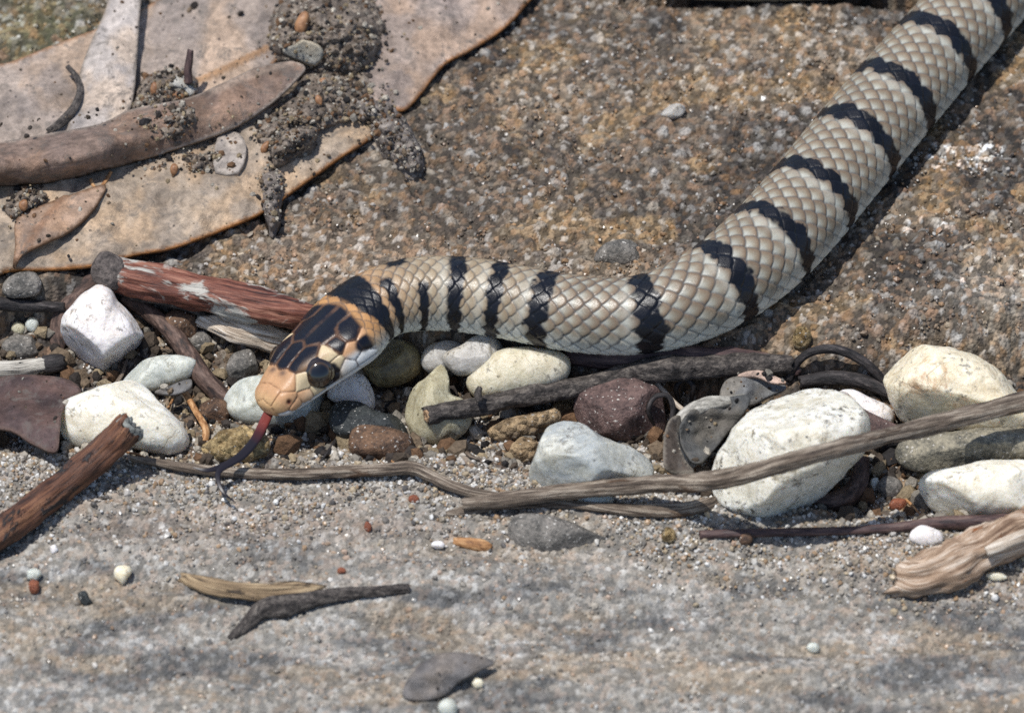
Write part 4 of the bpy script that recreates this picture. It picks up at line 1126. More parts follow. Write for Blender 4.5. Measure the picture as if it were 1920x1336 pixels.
o, Q, g, a, b = stick('wood_chunk', 'frayed brown and cream wood chunk with torn fibres', 'wood chunk',
      [(1680, 1092, 0.3, 24), (1720, 1082, 0.4, 38), (1776, 1060, 0.6, 42), (1830, 1036, 0.8, 40), (1890, 1012, 1.0, 36), (1960, 978, 1.0, 38)], B_FIBRE, seed=22, groove=0.5, lump=0.22, seg=36, flat=0.6, jag=0.8, gr_n=2.6)
stick('fibre_strip', '', '', [(1850, 1034, 3.0, 10), (1890, 1016, 3.2, 13), (1930, 1000, 3.2, 12)], B_PALE, parent=o, seed=23, groove=0.2, flat=0.6)
o, Q, g, a, b = stick('split_twig', 'forked split twig with tan wood and dark bark on the lower slab', 'twig',
      [(768, 1102, 0.2, 8), (700, 1108, 0.3, 10), (640, 1114, 0.4, 12), (580, 1124, 0.4, 17), (530, 1134, 0.4, 19), (494, 1142, 0.3, 17), (470, 1162, 0.2, 13), (448, 1182, 0.1, 9), (430, 1196, 0.0, 5)], B_BUMPY, seed=24, groove=0.34, lump=0.2, seg=26, flat=0.7)
stick('split_wood', '', '', [(340, 1082, 0.3, 8), (380, 1096, 0.5, 14), (440, 1106, 0.7, 17), (500, 1110, 0.8, 18), (560, 1106, 0.8, 17), (596, 1108, 0.7, 12)], B_STRAW, parent=o, seed=25, groove=0.4, lump=0.2, seg=26, flat=0.5, jag=1.0)
stick('straw', 'pale thin straw poking out beside the ironstone', 'straw',
      [(1214, 700, 4.2, 3), (1240, 728, 3.2, 5), (1266, 756, 2.2, 5), (1296, 780, 1.2, 5)], B_PALE, seed=26, groove=0.1, step=0.15)
stick('rootlet', 'tan crooked rootlet beside the flat greenish quartz sliver', 'root',
      [(344, 732, 1.4, 5), (356, 750, 1.4, 6), (370, 776, 1.2, 6), (386, 804, 0.9, 7), (384, 828, 0.5, 6)], B_ROOT, seed=27, groove=0.1, lump=0.2, step=0.15)
stick('upright_twig', 'short dark twig stub sticking up from the leaf pile', 'twig',
      [(354, 156, 3.6, 8), (352, 134, 4.6, 8), (355, 112, 5.6, 7), (357, 94, 6.4, 6)], B_THIN, seed=28, groove=0.06, step=0.15)
stick('leaf_stalk', 'thin grey curled leaf stalk lying on the large upper leaf', 'stem',
      [(126, 124, 3.2, 5), (144, 146, 3.4, 6), (150, 172, 3.6, 7), (138, 204, 3.6, 9), (112, 232, 3.4, 9), (88, 246, 3.2, 5)], B_BUMPY, seed=29, groove=0.12, step=0.15, flat=0.5)
stick('hooked_stem', 'tiny hooked stalk below the rolled leaf', 'stem',
      [(208, 322, 3.0, 3), (198, 340, 2.8, 3.5), (186, 354, 2.6, 4), (176, 350, 2.6, 3.5), (170, 336, 2.8, 3)], B_ROOT, seed=30, groove=0.1, step=0.12)
stick('brown_splinter', 'small brown wood splinter on the sand of the lower slab', 'wood splinter',
      [(850, 1014, 0.1, 6), (876, 1018, 0.2, 10), (904, 1022, 0.2, 11), (922, 1026, 0.1, 6)], B_ROOT, seed=31, groove=0.2, flat=0.6)
stick('bent_root', 'dark curved root hooked under the largest white stone', 'root',
      [(1616, 862, 0.4, 14), (1612, 900, 0.4, 17), (1590, 930, 0.3, 19), (1556, 940, 0.2, 17), (1524, 934, 0.1, 12)], B_DARK, seed=32, groove=0.08, lump=0.12)

# ------------------------------------------------------------------ leaves: thin curved blades over the ground
PILE, SPOTS = [], []
def pile_z(px, py):
    """height of the leaf pile where the ray of a photo pixel meets it"""
    from mathutils.bvhtree import BVHTree
    VV = np.vstack([v for v, t in PILE]); off = np.cumsum([0] + [len(v) for v, t in PILE[:-1]])
    TT = np.vstack([t + o for (v, t), o in zip(PILE, off)])
    tree = BVHTree.FromPolygons([Vector(v) for v in VV], [tuple(int(i) for i in t) for t in TT])
    out = []
    for a, b in zip(px, py):
        h = tree.ray_cast(Vector(CAMV), Vector(raydir(a, b)).normalized())
        out.append(h[0].z if h[0] is not None else np.nan)
    return np.array(out)

def tps(ctrl):
    P = np.array([[c[0], c[1]] for c in ctrl], float) / 100.0
    z = np.array([c[2] for c in ctrl], float)
    n = len(P)
    def U(d2): return np.where(d2 > 0, d2 * np.log(np.maximum(d2, 1e-12)), 0)
    K = U(((P[:, None] - P[None]) ** 2).sum(-1)) + 0.05 * np.eye(n)
    A = np.zeros((n + 3, n + 3)); A[:n, :n] = K; A[:n, n] = 1; A[:n, n + 1:] = P; A[n, :n] = 1; A[n + 1:, :n] = P.T
    w = np.linalg.solve(A, np.concatenate([z, [0, 0, 0]]))
    def f(x, y):
        q = np.stack([x, y], -1) / 100.0
        d2 = ((q[:, None] - P[None]) ** 2).sum(-1)
        return U(d2) @ w[:n] + w[n] + q @ w[n + 1:]
    return f

def seg_dist(x, y, line, closed=False):
    L = np.array(line, float)
    if closed: L = np.vstack([L, L[0]])
    best = np.full(x.shape, 1e9)
    for (ax, ay), (bx, by) in zip(L[:-1], L[1:]):
        dx, dy = bx - ax, by - ay
        t = np.clip(((x - ax) * dx + (y - ay) * dy) / max(dx * dx + dy * dy, 1e-9), 0, 1)
        best = np.minimum(best, np.hypot(x - ax - t * dx, y - ay - t * dy))
    return best

def leaf(name, label, outline, base, mat, interior=(), rim=None, rimw=7, rib=None, ribc=None, step=9, thick=0.3, seed=0, wave=0.25, smooth=6, drape=0.35, cat='leaf', onpile=False, mound=0.0, lump=26, vein=None):
    """outline: (px, py, height above the slab plane); the blade keeps its own curve and only loosely follows the ground"""
    if onpile:
        zz = pile_z([p[0] for p in outline], [p[1] for p in outline])
        zz = np.where(np.isnan(zz), np.nanmean(zz), zz)
        outline = [(p[0], p[1], float(z) - 3.0 + 0.6) for p, z in zip(outline, zz)]
        drape = 0.0
    ctrl = [(p[0], p[1], p[2]) for p in outline] + list(interior)
    hf = tps(ctrl)
    O2 = catmull(np.array([[p[0], p[1]] for p in outline], float), smooth, closed=True)
    x0, y0 = O2.min(0); x1, y1 = O2.max(0)
    gx, gy = np.meshgrid(np.arange(x0, x1, step), np.arange(y0, y1, step * 0.8))
    gx = gx + (np.arange(gx.shape[0]) % 2)[:, None] * step * 0.5
    gx = gx.ravel(); gy = gy.ravel()
    inside = np.zeros(gx.shape, bool)
    a = O2; b = np.roll(O2, -1, 0)
    for (ax, ay), (bx, by) in zip(a, b):
        cross = ((ay > gy) != (by > gy)) & (gx < (bx - ax) * (gy - ay) / (by - ay + 1e-12) + ax)
        inside ^= cross
    dist = seg_dist(gx, gy, O2, True)
    keep = inside & (dist > step * 0.55)
    pts = np.vstack([O2, np.stack([gx[keep], gy[keep]], -1)])
    nb = len(O2)
    edges = [(i, (i + 1) % nb) for i in range(nb)]
    res = geometry.delaunay_2d_cdt([Vector((float(p[0]), float(p[1]))) for p in pts], edges, [list(range(nb))], 1, 1e-4)
    v2 = np.array([[v.x, v.y] for v in res[0]]); T = np.array([list(f) for f in res[2] if len(f) == 3], int)
    x, y = v2[:, 0], v2[:, 1]
    lift = hf(x, y)
    P0 = at_z(x, y, 3.0 + lift)
    gh = ground_h(P0[:, 0], P0[:, 1])
    nz = (fbm(p2(x * 0.016, y * 0.016, seed * 1.3), 3, seed + 40) - 0.5) * 2 * wave * 2
    z = 3.0 + lift + nz + drape * (gh - 3.0)
    k = (gh + 0.75 - z) * 3.0
    z = z + np.log1p(np.exp(np.clip(k, -30, 30))) / 3.0        # never dips into the rock
    e = seg_dist(x, y, O2, True)
    if mound:
        w = max(8.0, min(lump * 2.2, 0.9 * e.max()))
        d1, d2, gi = grain_cells(x + seed * 31, y * 1.3, 15, seed + 7)
        D1, D2, Gi = grain_cells(x + seed * 57, y * 1.3, float(lump), seed + 9)
        env = np.sqrt(np.clip(e / w, 0, 1))
        z = z - 0.4 + env * (mound * (0.45 + 0.8 * fbm(p2(x * 0.022, y * 0.022, seed), 3, seed + 5)) + (1 - np.clip(D1, 0, 1)) * 1.1 * Gi + (1 - np.clip(d1, 0, 1)) * 0.7 * gi)
        x = x + (fbm(p2(x * 0.06, y * 0.06, 3), 2, seed) - 0.5) * 10; y = y + (fbm(p2(x * 0.06, y * 0.06, 9), 2, seed) - 0.5) * 10
        thick = 1.4
    V = at_z(x, y, z)
    c = np.zeros((len(x), 3)) + base
    n1 = fbm(p2(x * 0.012, y * 0.012, seed * 2.1), 4, seed + 60)
    c = mix(c, base * np.array([1.12, 1.02, 0.9]), sstep(0.45, 0.6, n1))
    c = mix(c, base * np.array([0.72, 0.74, 0.78]), sstep(0.52, 0.66, fbm(p2(x * 0.02, y * 0.02, seed * 3.3), 4, seed + 61)) * 0.8)
    if rim is not None:
        c = mix(c, np.zeros_like(c) + rim, sstep(rimw, rimw * 0.35, e + 5 * (fbm(p2(x * 0.03, y * 0.03, 2), 3, seed + 2) - 0.45)))
    if rib is not None:
        dr = seg_dist(x, y, rib)
        c = mix(c, np.zeros_like(c) + ribc, sstep(9, 4, dr) * 0.85)
        V[:, 2] += 0.25 * np.exp(-(dr / 7) ** 2)
    if vein is not None and not mound:
        ca, sa = math.cos(math.radians(vein)), math.sin(math.radians(vein))
        w1 = (-x * sa + y * ca) + (fbm(p2(x * 0.02, y * 0.02, 5), 2, seed + 3) - 0.5) * 26
        rg = np.exp(-((np.abs((w1 / 17.0) % 1 - 0.5)) / 0.10) ** 2)
        c = c * (1 - 0.16 * rg * (0.4 + vnoise(p2(x * 0.03, y * 0.03, 1), seed)))[:, None]
        V[:, 2] -= 0.07 * rg
    n = len(V)
    V2 = V.copy(); V2[:, 2] -= thick
    # normals should face the camera
    q = np.cross(V[T[:, 1]] - V[T[:, 0]], V[T[:, 2]] - V[T[:, 0]])
    if (q @ FWD).mean() > 0: T = T[:, ::-1]
    # rim faces from boundary edges
    E = {}
    for t in T:
        for k in range(3):
            i, j = int(t[k]), int(t[(k + 1) % 3])
            if (j, i) in E: del E[(j, i)]
            else: E[(i, j)] = 1
    R = np.array([(j, i, i + n, j + n) for (i, j) in E], int)
    PILE.append((V, T)); SPOTS.append((V, 1.0 if mound else 0.06))
    cc = np.vstack([c, c if rim is None else mix(c, np.zeros_like(c) + rim * 0.8, sstep(6, 2, e))])
    o = new_obj(name, np.vstack([V, V2]), [R, np.vstack([T, (T + n)[:, ::-1]])], mat, col=cc)
    tag(o, label, cat)
    return o

L_TAN = mat_leaf('dead_gum_leaf', 0.8, 0.22)
L_GREY = mat_leaf('pale_grey_dead_leaf', 0.6, 0.15)
L_DARK = mat_leaf('dark_brown_dead_leaf', 0.3, 0.3)
RIM = lin(156, 104, 56)

leaf('gum_leaf', 'large tan dead gum leaf lying beneath the pale grey leaf blade',
     [(-60, 140, 1.6), (20, 116, 1.6), (90, 88, 1.8), (170, 58, 2.0), (250, 26, 2.2), (330, -20, 2.4), (430, -60, 2.6), (560, -60, 2.8), (560, 40, 2.6), (520, 110, 2.4), (430, 190, 2.2), (300, 250, 2.0), (150, 290, 1.8), (-60, 310, 1.6)],
     lin(164, 149, 137), L_TAN, vein=-62, wave=0.5, step=7, interior=[(150, 170, 2.4), (360, 90, 3.0), (60, 200, 3.2)], rim=lin(150, 110, 76), rimw=5, rib=[(500, 92), (440, 122), (380, 150), (250, 190)], ribc=lin(156, 120, 86), seed=1)
leaf('gum_leaf', 'dead gum leaf with wavy orange rim spreading from the soil clod',
     [(640, -60, 2.4), (820, -70, 2.4), (1020, -50, 1.6), (984, 10, 1.6), (940, 56, 1.6), (880, 94, 1.7), (838, 116, 1.8), (812, 144, 1.6), (788, 176, 1.4), (756, 206, 1.2), (720, 196, 1.6), (680, 180, 1.8), (650, 110, 2.4)],
     lin(164, 147, 135), L_TAN, vein=80, wave=0.5, step=7, interior=[(760, 40, 3.0), (740, 130, 2.6)], rim=RIM, rimw=6, seed=2, drape=0.6)
leaf('gum_leaf', 'broad tan dead gum leaf with an orange rim, lowest of the leaf pile',
     [(-60, 512, 0.9), (20, 506, 0.9), (100, 504, 1.0), (180, 496, 1.1), (250, 478, 1.2), (330, 462, 1.3), (410, 432, 1.4), (490, 398, 1.5), (560, 350, 1.5), (630, 300, 1.6), (706, 248, 1.6), (690, 226, 1.8), (640, 210, 2.0), (560, 190, 2.2), (420, 220, 2.4), (200, 290, 2.4), (-60, 330, 2.2)],
     lin(170, 153, 134), L_TAN, vein=-70, wave=0.5, step=7, interior=[(200, 400, 2.3), (420, 340, 2.5), (560, 270, 2.5), (40, 430, 2.0)], rim=RIM, rimw=6, seed=3, drape=0.45)
leaf('gum_leaf', 'small brown leaf overlapping the broad leaf with the orange rim',
     [(24, 500, 1.9), (28, 460, 2.5), (30, 412, 3.0), (70, 388, 3.3), (130, 366, 3.4), (196, 346, 3.2), (186, 376, 3.1), (160, 408, 3.0), (124, 436, 2.9), (80, 456, 2.8), (48, 474, 2.4), (30, 496, 1.9)],
     lin(168, 142, 122), L_TAN, interior=[(110, 400, 3.4)], rim=lin(120, 92, 70), rimw=4, rib=[(34, 488), (70, 430), (120, 370)], ribc=lin(142, 108, 84), seed=4, drape=0.45, step=7)
leaf('gum_leaf', 'pale grey narrow leaf blade standing over the large tan leaf',
     [(196, 24, 3.8), (214, -30, 4.4), (262, -40, 4.6), (260, 50, 4.2), (256, 120, 4.0), (250, 180, 3.8), (236, 214, 3.6), (190, 240, 3.4), (126, 256, 3.2), (140, 200, 3.4), (150, 136, 3.4), (170, 80, 3.6)],
     lin(182, 172, 164), L_GREY, interior=[(200, 120, 4.6)], rim=lin(150, 138, 126), rimw=4, seed=5, step=7)
leaf('leaf_scrap', 'dark purple brown dead leaf scrap beside the rounded white stone',
     [(-50, 716, 0.9), (0, 706, 1.0), (40, 702, 1.2), (90, 704, 1.4), (130, 712, 1.6), (152, 732, 1.6), (130, 748, 1.6), (116, 772, 1.6), (112, 806, 1.3), (104, 846, 0.8), (60, 830, 0.6), (20, 806, 0.6), (-50, 790, 0.6)],
     lin(82, 66, 64), L_DARK, interior=[(60, 760, 1.7)], rim=lin(100, 80, 72), rimw=4, seed=6, drape=0.5, step=8)
leaf('leaf_scrap', 'grey torn leaf scrap lying on the lower slab',
     [(756, 1290, 1.7), (772, 1262, 2.0), (800, 1236, 2.2), (840, 1222, 2.3), (890, 1226, 2.1), (926, 1240, 1.7), (896, 1256, 1.8), (860, 1276, 1.8), (834, 1300, 1.7), (800, 1310, 1.6), (760, 1306, 1.5)],
     lin(122, 118, 116), L_GREY, seed=7, drape=1.0, thick=0.25, interior=[(830, 1258, 2.7)], wave=0.1)
B_EDGE = mat_bark('rolled_leaf_edge', [(0.35, lin(120, 116, 108)), (0.52, lin(164, 160, 150)), (0.68, lin(200, 195, 184))], 0.5, 1.2, 0.25, 0.7)
cl = leaf('curled_leaf', 'grey dry leaf with a pale rolled edge against the largest white stone',
     [(1292, 858, 1.2), (1272, 812, 2.2), (1290, 774, 3.2), (1336, 752, 3.8), (1402, 740, 4.2), (1398, 768, 3.6), (1366, 808, 2.4), (1336, 844, 1.6), (1314, 866, 1.2)],
     lin(92, 92, 90), L_GREY, seed=8, drape=0.7, step=5, wave=0.8)
cl['_o'] = cl['_o']
stick('rolled_edge', '', '', [(1398, 744, 4.6, 6), (1362, 752, 4.8, 10), (1322, 758, 4.8, 13), (1286, 776, 4.4, 12), (1268, 806, 3.4, 11), (1274, 838, 2.4, 9), (1294, 862, 1.4, 6)], B_EDGE, parent=cl, seed=40, groove=0.25, lump=0.25, flat=0.55, seg=20)
leaf('curled_leaf', 'dark brown curled leaf edge between the ironstone and grey dry leaf',
     [(1250, 880, 2.4), (1244, 830, 3.4), (1254, 788, 4.0), (1276, 780, 3.6), (1272, 820, 2.8), (1284, 860, 2.2), (1300, 884, 1.8)],
     lin(74, 68, 64), L_GREY, interior=[(1262, 830, 3.6)], rim=lin(130, 122, 110), rimw=4, seed=9, drape=0.8, step=6)
leaf('leaf_scrap', 'bluish grey leaf scrap below the cracked purplish bark strip',
     [(1352, 752, 3.0), (1358, 716, 3.6), (1388, 704, 3.8), (1430, 710, 3.6), (1474, 724, 3.0), (1440, 742, 2.6), (1400, 760, 2.6)],
     lin(128, 128, 126), L_GREY, interior=[(1400, 730, 4.0)], seed=10, drape=0.8, step=6)
leaf('leaf_scrap', 'slim pale pink leaf sliver on the bluish grey leaf scrap',
     [(1384, 704, 4.2), (1400, 696, 4.4), (1426, 694, 4.4), (1452, 704, 4.2), (1474, 716, 3.8), (1448, 716, 4.0), (1420, 706, 4.2)],
     lin(206, 178, 160), L_GREY, seed=11, drape=0.8, step=5, wave=0.05)
leaf('leaf_scrap', 'grey leaf tip under the flat greenish quartz sliver',
     [(290, 734, 1.8), (320, 722, 1.8), (356, 710, 2.0), (356, 726, 1.6), (324, 738, 1.5)], lin(120, 118, 116), L_GREY, seed=12, drape=0.8, step=6, wave=0.05)
# the rolled brown leaf on top of the pile
L_ROLL = mat_leaf('rolled_brown_leaf', 0.5, 0.35)
leaf('rolled_leaf', 'dark brown rolled dead leaf on top of the leaf pile',
     [(-60, 272, 3.4), (0, 266, 3.5), (97, 249, 3.7), (187, 232, 3.9), (249, 204, 4.2), (350, 184, 4.4), (428, 152, 4.6), (482, 126, 4.8), (545, 116, 5.0), (572, 126, 4.8), (556, 148, 4.4), (506, 195, 3.9), (447, 233, 3.6), (389, 257, 3.4), (339, 274, 3.2), (249, 302, 2.9), (187, 317, 2.7), (117, 336, 2.5), (0, 348, 2.3), (-60, 352, 2.3)],
     lin(132, 112, 100), L_ROLL, interior=[(-60, 305, 6.6), (0, 300, 6.7), (97, 284, 6.8), (187, 264, 6.7), (260, 246, 6.2), (340, 224, 5.6), (430, 192, 5.1), (510, 154, 4.9), (0, 334, 5.4), (117, 320, 5.4), (187, 300, 5.4)],
     rim=lin(172, 156, 142), rimw=3, seed=16, drape=0.45, step=6, wave=0.3, rib=[(545, 122), (470, 142), (400, 172)], ribc=lin(160, 140, 124))
# soil clods lying on the leaves
def clod(label, outline, base, hgt, mat, seed, lump=26):
    leaf('soil_clod', label, [(x, y, base) for x, y in outline], lin(90, 80, 72), mat, seed=seed, step=3.6, wave=0.0, smooth=4, drape=0.45, cat='soil clod', mound=hgt, lump=lump)
clod('large dark crumbly soil clod on the dead leaves', [(500, 60), (512, 16), (556, -20), (640, -30), (700, -10), (728, 50), (716, 104), (680, 132), (610, 140), (548, 122), (506, 96)], 2.4, 3.6, R_DARKSOIL, 55, 34)
clod('grey crumbly soil clod hanging off the edge of the leaves', [(650, 182), (690, 164), (730, 190), (766, 230), (790, 280), (796, 312), (768, 322), (736, 300), (706, 270), (690, 240), (660, 222)], 1.2, 1.8, R_GREYSOIL, 56)
clod('dark soil clod along the edge of the rolled leaf tip', [(470, 240), (506, 206), (560, 156), (600, 120), (660, 118), (696, 160), (676, 216), (620, 238), (560, 262), (510, 284), (474, 274)], 2.3, 1.6, R_DARKSOIL, 57)
clod('blackish lump of soil and bark below the soil clods', [(500, 272), (530, 240), (570, 226), (600, 240), (584, 272), (548, 296), (514, 300)], 2.6, 2.2, R_DARKSOIL, 58)
clod('soil crumbs packed under the rolled leaf', [(250, 306), (320, 290), (370, 274), (412, 282), (424, 308), (384, 330), (320, 330), (262, 322)], 2.2, 0.8, R_DARKSOIL, 59, 18)
clod('soil crumb pile around the upright twig stub', [(246, 196), (262, 156), (304, 126), (346, 132), (372, 160), (350, 184), (300, 204), (256, 210)], 3.0, 1.4, R_DARKSOIL, 60, 20)
clod('small soil crumb heap beside the small overlapping leaf', [(6, 384), (30, 356), (70, 352), (92, 368), (60, 396), (24, 412)], 2.6, 1.0, R_DARKSOIL, 61, 18)
clod('ragged grey soil drip hanging over the lowest leaf edge', [(484, 340), (506, 316), (534, 330), (528, 376), (522, 410), (508, 430), (496, 408), (492, 372)], 1.9, 0.9, R_GREYSOIL, 62, 18)
clod('thin smear of soil across the rolled leaf middle', [(250, 216), (300, 206), (350, 196), (372, 216), (350, 246), (300, 262), (262, 250)], 5.2, 0.7, R_DARKSOIL, 63, 16)
# flakes and seeds on the leaf pile
leaf('bark_flake', 'pale grey flake of bark below the rolled leaf', [(402, 290, 0), (408, 258, 0), (436, 246, 0), (456, 258, 0), (462, 286, 0), (446, 322, 0), (404, 320, 0)],
     lin(176, 164, 152), L_GREY, seed=13, onpile=True, step=6, wave=0.1, thick=0.5, smooth=2, cat='bark')
leaf('lichen_flake', 'whitish lichen flake on the large soil clod', [(530, 92, 0), (552, 84, 0), (566, 74, 0), (598, 84, 0), (606, 100, 0), (590, 118, 0), (566, 112, 0), (544, 104, 0)],
     lin(182, 178, 166), L_GREY, seed=14, onpile=True, step=6, wave=0.1, thick=0.5, smooth=2, cat='lichen')
leaf('lichen_flake', 'small white flake beside the upright twig stub', [(318, 156, 0), (332, 140, 0), (348, 142, 0), (366, 166, 0), (356, 178, 0), (344, 162, 0)],
     lin(196, 192, 182), L_GREY, seed=15, onpile=True, step=5, wave=0.1, thick=0.4, smooth=2, cat='bark')

M_SEED = mat_plain('orange_brown_seed', lin(112, 76, 50), lin(172, 128, 90), 1.4, 0.5, 0.1)
SEEDS = [('orange seed beside the soil crumbs at the upright twig stub', 289, 166, 7, 13, 10), ('round orange seed touching the small white flake', 335, 178, 12, 9, 0),
         ('orange brown seed husk on top of the large soil clod', 566, 44, 11, 25, 22), ('orange seed at the foot of the blackish soil lump', 497, 276, 7, 13, 24),
         ('brown seed under the rolled leaf among soil crumbs', 326, 318, 8, 11, 10), ('pale brown seed on the soil heap beside the small overlapping leaf', 44, 384, 8, 11, 0),
         ('orange grain on the soil clod along the rolled leaf tip', 606, 154, 8, 8, 0), ('brown grain on the soil clod along the rolled leaf tip', 598, 188, 7, 11, -20)]
zs = pile_z([q[1] for q in SEEDS], [q[2] for q in SEEDS])
for k, (lab, px, py, rx, ry, rot) in enumerate(SEEDS):
    z = zs[k] if not np.isnan(zs[k]) else 6.0
    hit = at_z(px, py, z)
    stone('seed', lab, 'seed', ell(px, py, rx, ry, rot, 9, 0.12, seed=k), M_SEED, depth=0.45, at=float((hit - CAMV) @ FWD), seed=80 + k, n=24, m=14, rough=0.08)

# ------------------------------------------------------------------ small litter caught between the stones
LITTER_BY = [(190, 620, 'the pointed white quartz stone'), (230, 780, 'the rounded white stone'), (60, 770, 'the dark leaf scrap'), (40, 600, 'the blackened twig'), (400, 560, 'the reddish stick'), (380, 700, 'the curved dark root'),
             (440, 830, 'the golden sand crumb'), (560, 760, 'the snake chin'), (710, 830, 'the rounded brown stone'), (740, 680, 'the olive brown stone'), (820, 760, 'the peaked yellowish stone'), (960, 700, 'the egg shaped cream stone'),
             (960, 810, 'the tan crumbs'), (1160, 760, 'the ironstone'), (1110, 860, 'the cracked blue grey stone'), (1320, 800, 'the curled grey leaf'), (1300, 690, 'the dark bumpy twig'), (1480, 840, 'the largest white stone'),
             (1640, 900, 'the bent dark root'), (1780, 730, 'the rusty edged stone'), (1760, 850, 'the mottled rock piece'), (1820, 930, 'the long white stone'), (1570, 690, 'the arched stem')]
def litter():
    r = random.Random(12)
    kinds = [('dark_splinter', 'short dark plant splinter caught in the grit between the stones', B_BLACK, 'dark splinters in the grit'),
             ('brown_fibre', 'short brown plant fibre caught in the grit between the stones', B_ROOT, 'brown fibres in the grit'),
             ('grey_splinter', 'short grey wood splinter caught in the grit between the stones', B_GREYTWIG, 'grey splinters in the grit')]
    for k in range(46):
        nm, lab, mat, grp = kinds[k % 3]
        x = r.uniform(10, 1900)
        lo = np.interp((x - 960) / 20, LOX, LOY); hi = np.interp((x - 960) / 20, UPX, UPY)
        Y = r.uniform(lo + 1, hi - 1.5)
        py = 668 - (Y - 2.2 + 0.3) * 14.14
        a = r.uniform(0, math.pi); L = r.uniform(18, 46); q = r.uniform(2.0, 4.5)
        dx, dy = math.cos(a) * L, math.sin(a) * L * 0.7
        near = min(LITTER_BY, key=lambda q: (q[0] - x) ** 2 + (q[1] - py) ** 2)[2]
        lab2 = lab.replace('caught in the grit between the stones', 'in the grit near ' + near)
        o, *_ = stick(nm, lab2, 'plant litter', [(x - dx, py - dy, 0.3, q * 0.6), (x + r.uniform(-6, 6), py + r.uniform(-6, 6), 0.6, q), (x + dx, py + dy, 0.3, q * 0.5)], mat, group=grp, seed=300 + k, seg=9, step=0.3, groove=0.15, flat=0.7)
litter()
stick('curly_root', 'thin black curly rootlet beside the ironstone and pale straw', 'root', [(1226, 800, 1.0, 4), (1216, 768, 3.0, 5), (1228, 744, 4.0, 5), (1252, 742, 4.0, 5), (1262, 766, 3.0, 5), (1256, 800, 1.6, 4)], B_BLACK, seed=61, seg=12, step=0.2)
stick('curly_root', 'small black looped rootlet below the cracked bark strip', 'root', [(1272, 750, 1.6, 4), (1268, 726, 3.0, 5), (1284, 712, 3.6, 5), (1300, 724, 3.2, 5), (1296, 750, 1.6, 4)], B_BLACK, seed=62, seg=12, step=0.2)

# ------------------------------------------------------------------ sand, grit and litter
ICO_V = []
gphi = (1 + 5 ** 0.5) / 2
for q in ((-1, gphi, 0), (1, gphi, 0), (-1, -gphi, 0), (1, -gphi, 0), (0, -1, gphi), (0, 1, gphi), (0, -1, -gphi), (0, 1, -gphi), (gphi, 0, -1), (gphi, 0, 1), (-gphi, 0, -1), (-gphi, 0, 1)):
    ICO_V.append(np.array(q) / math.sqrt(1 + gphi * gphi))
ICO_V = np.array(ICO_V)
ICO_F = np.array([(0, 11, 5), (0, 5, 1), (0, 1, 7), (0, 7, 10), (0, 10, 11), (1, 5, 9), (5, 11, 4), (11, 10, 2), (10, 7, 6), (7, 1, 8), (3, 9, 4), (3, 4, 2), (3, 2, 6), (3, 6, 8), (3, 8, 9), (4, 9, 5), (2, 4, 11), (6, 2, 10), (8, 6, 7), (9, 8, 1)])

def grains(name, label, cat, XY, size, cols, mat, sink=0.35, seed=0, stretch=0.35, smooth=False, z=None):
    r = np.random.default_rng(seed)
    n = len(XY)
    if z is None: z = ground_h(XY[:, 0], XY[:, 1]) + 0.16
    V = ICO_V[None] * (1 + r.uniform(-0.22, 0.22, (n, 12, 1)))
    V = V * (1 + r.uniform(-stretch, stretch, (n, 1, 3)))
    q = r.normal(size=(n, 4)); q /= np.linalg.norm(q, axis=1, keepdims=True)
    w, x, y, zq = q.T
    R = np.stack([np.stack([1 - 2 * (y * y + zq * zq), 2 * (x * y - zq * w), 2 * (x * zq + y * w)], -1),
                  np.stack([2 * (x * y + zq * w), 1 - 2 * (x * x + zq * zq), 2 * (y * zq - x * w)], -1),
                  np.stack([2 * (x * zq - y * w), 2 * (y * zq + x * w), 1 - 2 * (x * x + y * y)], -1)], -2)
    V = np.einsum('nij,nkj->nki', R, V) * size[:, None, None]
    V = V + np.stack([XY[:, 0], XY[:, 1], z + size * (1 - 2 * sink)], -1)[:, None, :]
    F = (ICO_F[None] + (np.arange(n) * 12)[:, None, None]).reshape(-1, 3)
    o = new_obj(name, V.reshape(-1, 3), F, mat, origin=(0, 0, 0), col=np.repeat(cols, 12, 0), smooth=smooth)
    tag(o, label, cat, kind='stuff')
    return o

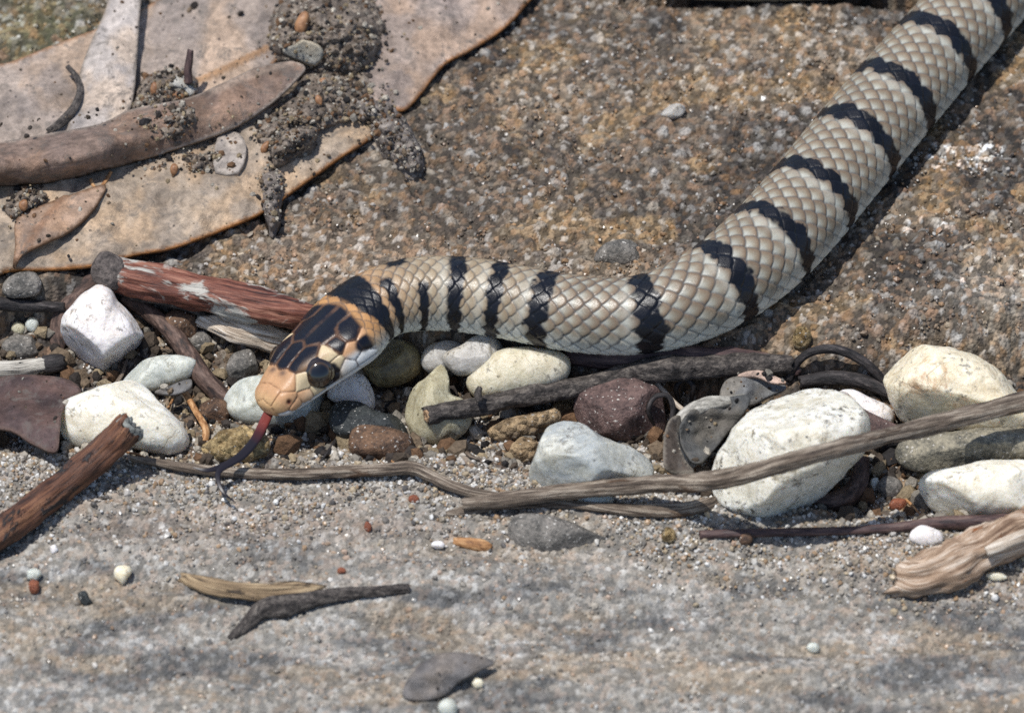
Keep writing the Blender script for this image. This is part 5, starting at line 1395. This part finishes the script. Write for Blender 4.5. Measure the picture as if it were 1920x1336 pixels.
def scatter():
    r = np.random.default_rng(99)
    # bare rock: grains half set in it
    n = 30000
    XY = np.stack([r.uniform(-52, 52, n), r.uniform(-49, 46, n)], -1)
    up, lo = zone_maps(XY[:, 0], XY[:, 1])
    dens = fbm(p2(XY[:, 0] * 0.12, XY[:, 1] * 0.12, 1.0), 3, 5)
    keep = r.uniform(0, 1, n) < (0.35 + 0.9 * sstep(0.4, 0.6, dens)) * (1 - 0.55 * lo * sstep(-22, -30, XY[:, 1]))
    XY = XY[keep]
    sz = np.clip(r.lognormal(-1.95, 0.38, len(XY)), 0.07, 0.36)
    base = ground_base_color(XY[:, 0], XY[:, 1])
    gc = GRAIN_COLS[r.integers(0, 10, len(XY))]
    cols = mix(base, gc, 0.5 * np.ones(len(XY))) * r.uniform(0.75, 1.3, (len(XY), 1))
    M = mat_grain()
    grains('embedded_grains', 'sandstone grains standing proud of the rock slab', 'sand', XY, sz, cols, M, sink=0.62, seed=1)
    # loose pale sand along the gap and the near slab
    n = 34000
    X = r.uniform(-52, 52, n)
    yl = np.interp(X, LOX, LOY)
    Y = yl + r.normal(0.5, 4.2, n) + r.uniform(-5, 7, n)
    XY = np.stack([X, Y], -1)
    dens = fbm(p2(X * 0.15, Y * 0.15, 6.0), 3, 15)
    keep = (r.uniform(0, 1, n) < (0.25 + 1.2 * sstep(0.42, 0.6, dens)))
    XY = XY[keep]
    sz = np.clip(r.lognormal(-2.05, 0.38, len(XY)), 0.07, 0.38)
    pal = np.array([lin(186, 182, 174), lin(160, 152, 140), lin(148, 137, 120), lin(210, 208, 203), lin(172, 156, 130), lin(124, 118, 110), lin(176, 171, 164), lin(158, 132, 104), lin(96, 92, 88), lin(152, 145, 134)])
    cols = pal[r.integers(0, 10, len(XY))] * r.uniform(0.75, 1.05, (len(XY), 1))
    grains('loose_sand', 'loose pale quartz sand along the stony gap', 'sand', XY, sz, cols, M, sink=0.3, seed=2)
    # grit in the gap
    n = 1500
    X = r.uniform(-53, 53, n)
    t = r.uniform(0, 1, n)
    Y = np.interp(X, LOX, LOY) * (1 - t) + (np.interp(X, UPX, UPY) - 0.5) * t
    sz = np.clip(r.lognormal(-0.75, 0.4, n), 0.25, 1.15)
    pal = np.array([lin(80, 70, 60), lin(120, 104, 86), lin(150, 134, 108), lin(60, 54, 50), lin(178, 170, 156), lin(110, 84, 62), lin(134, 128, 118), lin(44, 42, 42)])
    cols = pal[r.integers(0, 8, n)] * r.uniform(0.8, 1.1, (n, 1))
    grains('gravel', 'dark and pale grit filling the gap between the slabs', 'gravel', np.stack([X, Y], -1), sz, cols, mat_gravel(), sink=0.3, seed=3)
    # soil crumbs on the leaf pile
    P = []
    for V, w in SPOTS:
        k = int(min(len(V), 2200) * 0.3 * w + 8)
        P.append(V[r.integers(0, len(V), k)])
    P = np.vstack(P) + r.normal(0, 0.15, (sum(len(q) for q in P), 3)) * np.array([1, 1, 0.3])
    P = np.vstack([P, P[::4] + r.normal(0, 1, (len(P[::4]), 3)) * np.array([1.3, 1.3, 0])])
    pz = pile_z(*project(P)); P[:, 2] = np.where(np.isnan(pz), ground_h(P[:, 0], P[:, 1]) + 0.15, pz)
    sz = np.clip(r.lognormal(-2.15, 0.5, len(P)), 0.06, 0.42)
    cols = pal[r.integers(0, 8, len(P))] * r.uniform(0.7, 1.25, (len(P), 1))
    grains('soil_crumbs', 'soil crumbs and grains sprinkled over the dead leaves', 'soil', P[:, :2], sz, cols, mat_gravel(), sink=0.4, seed=4, z=P[:, 2])

def mat_gravel():
    m = Mat('mixed_grit')
    c = m.attr('Col')
    n1 = m.noise(2.5, 5, 0.7)
    c = m.mixc(1.0, c, m.ramp(n1, [(0.3, 0.6), (0.7, 1.3)]), 'MULTIPLY')
    return m.done(c, 0.85, 0.25, m.bump(n1, 0.3))
scatter()

for o in bpy.data.objects:
    if '_o' in o: del o['_o']
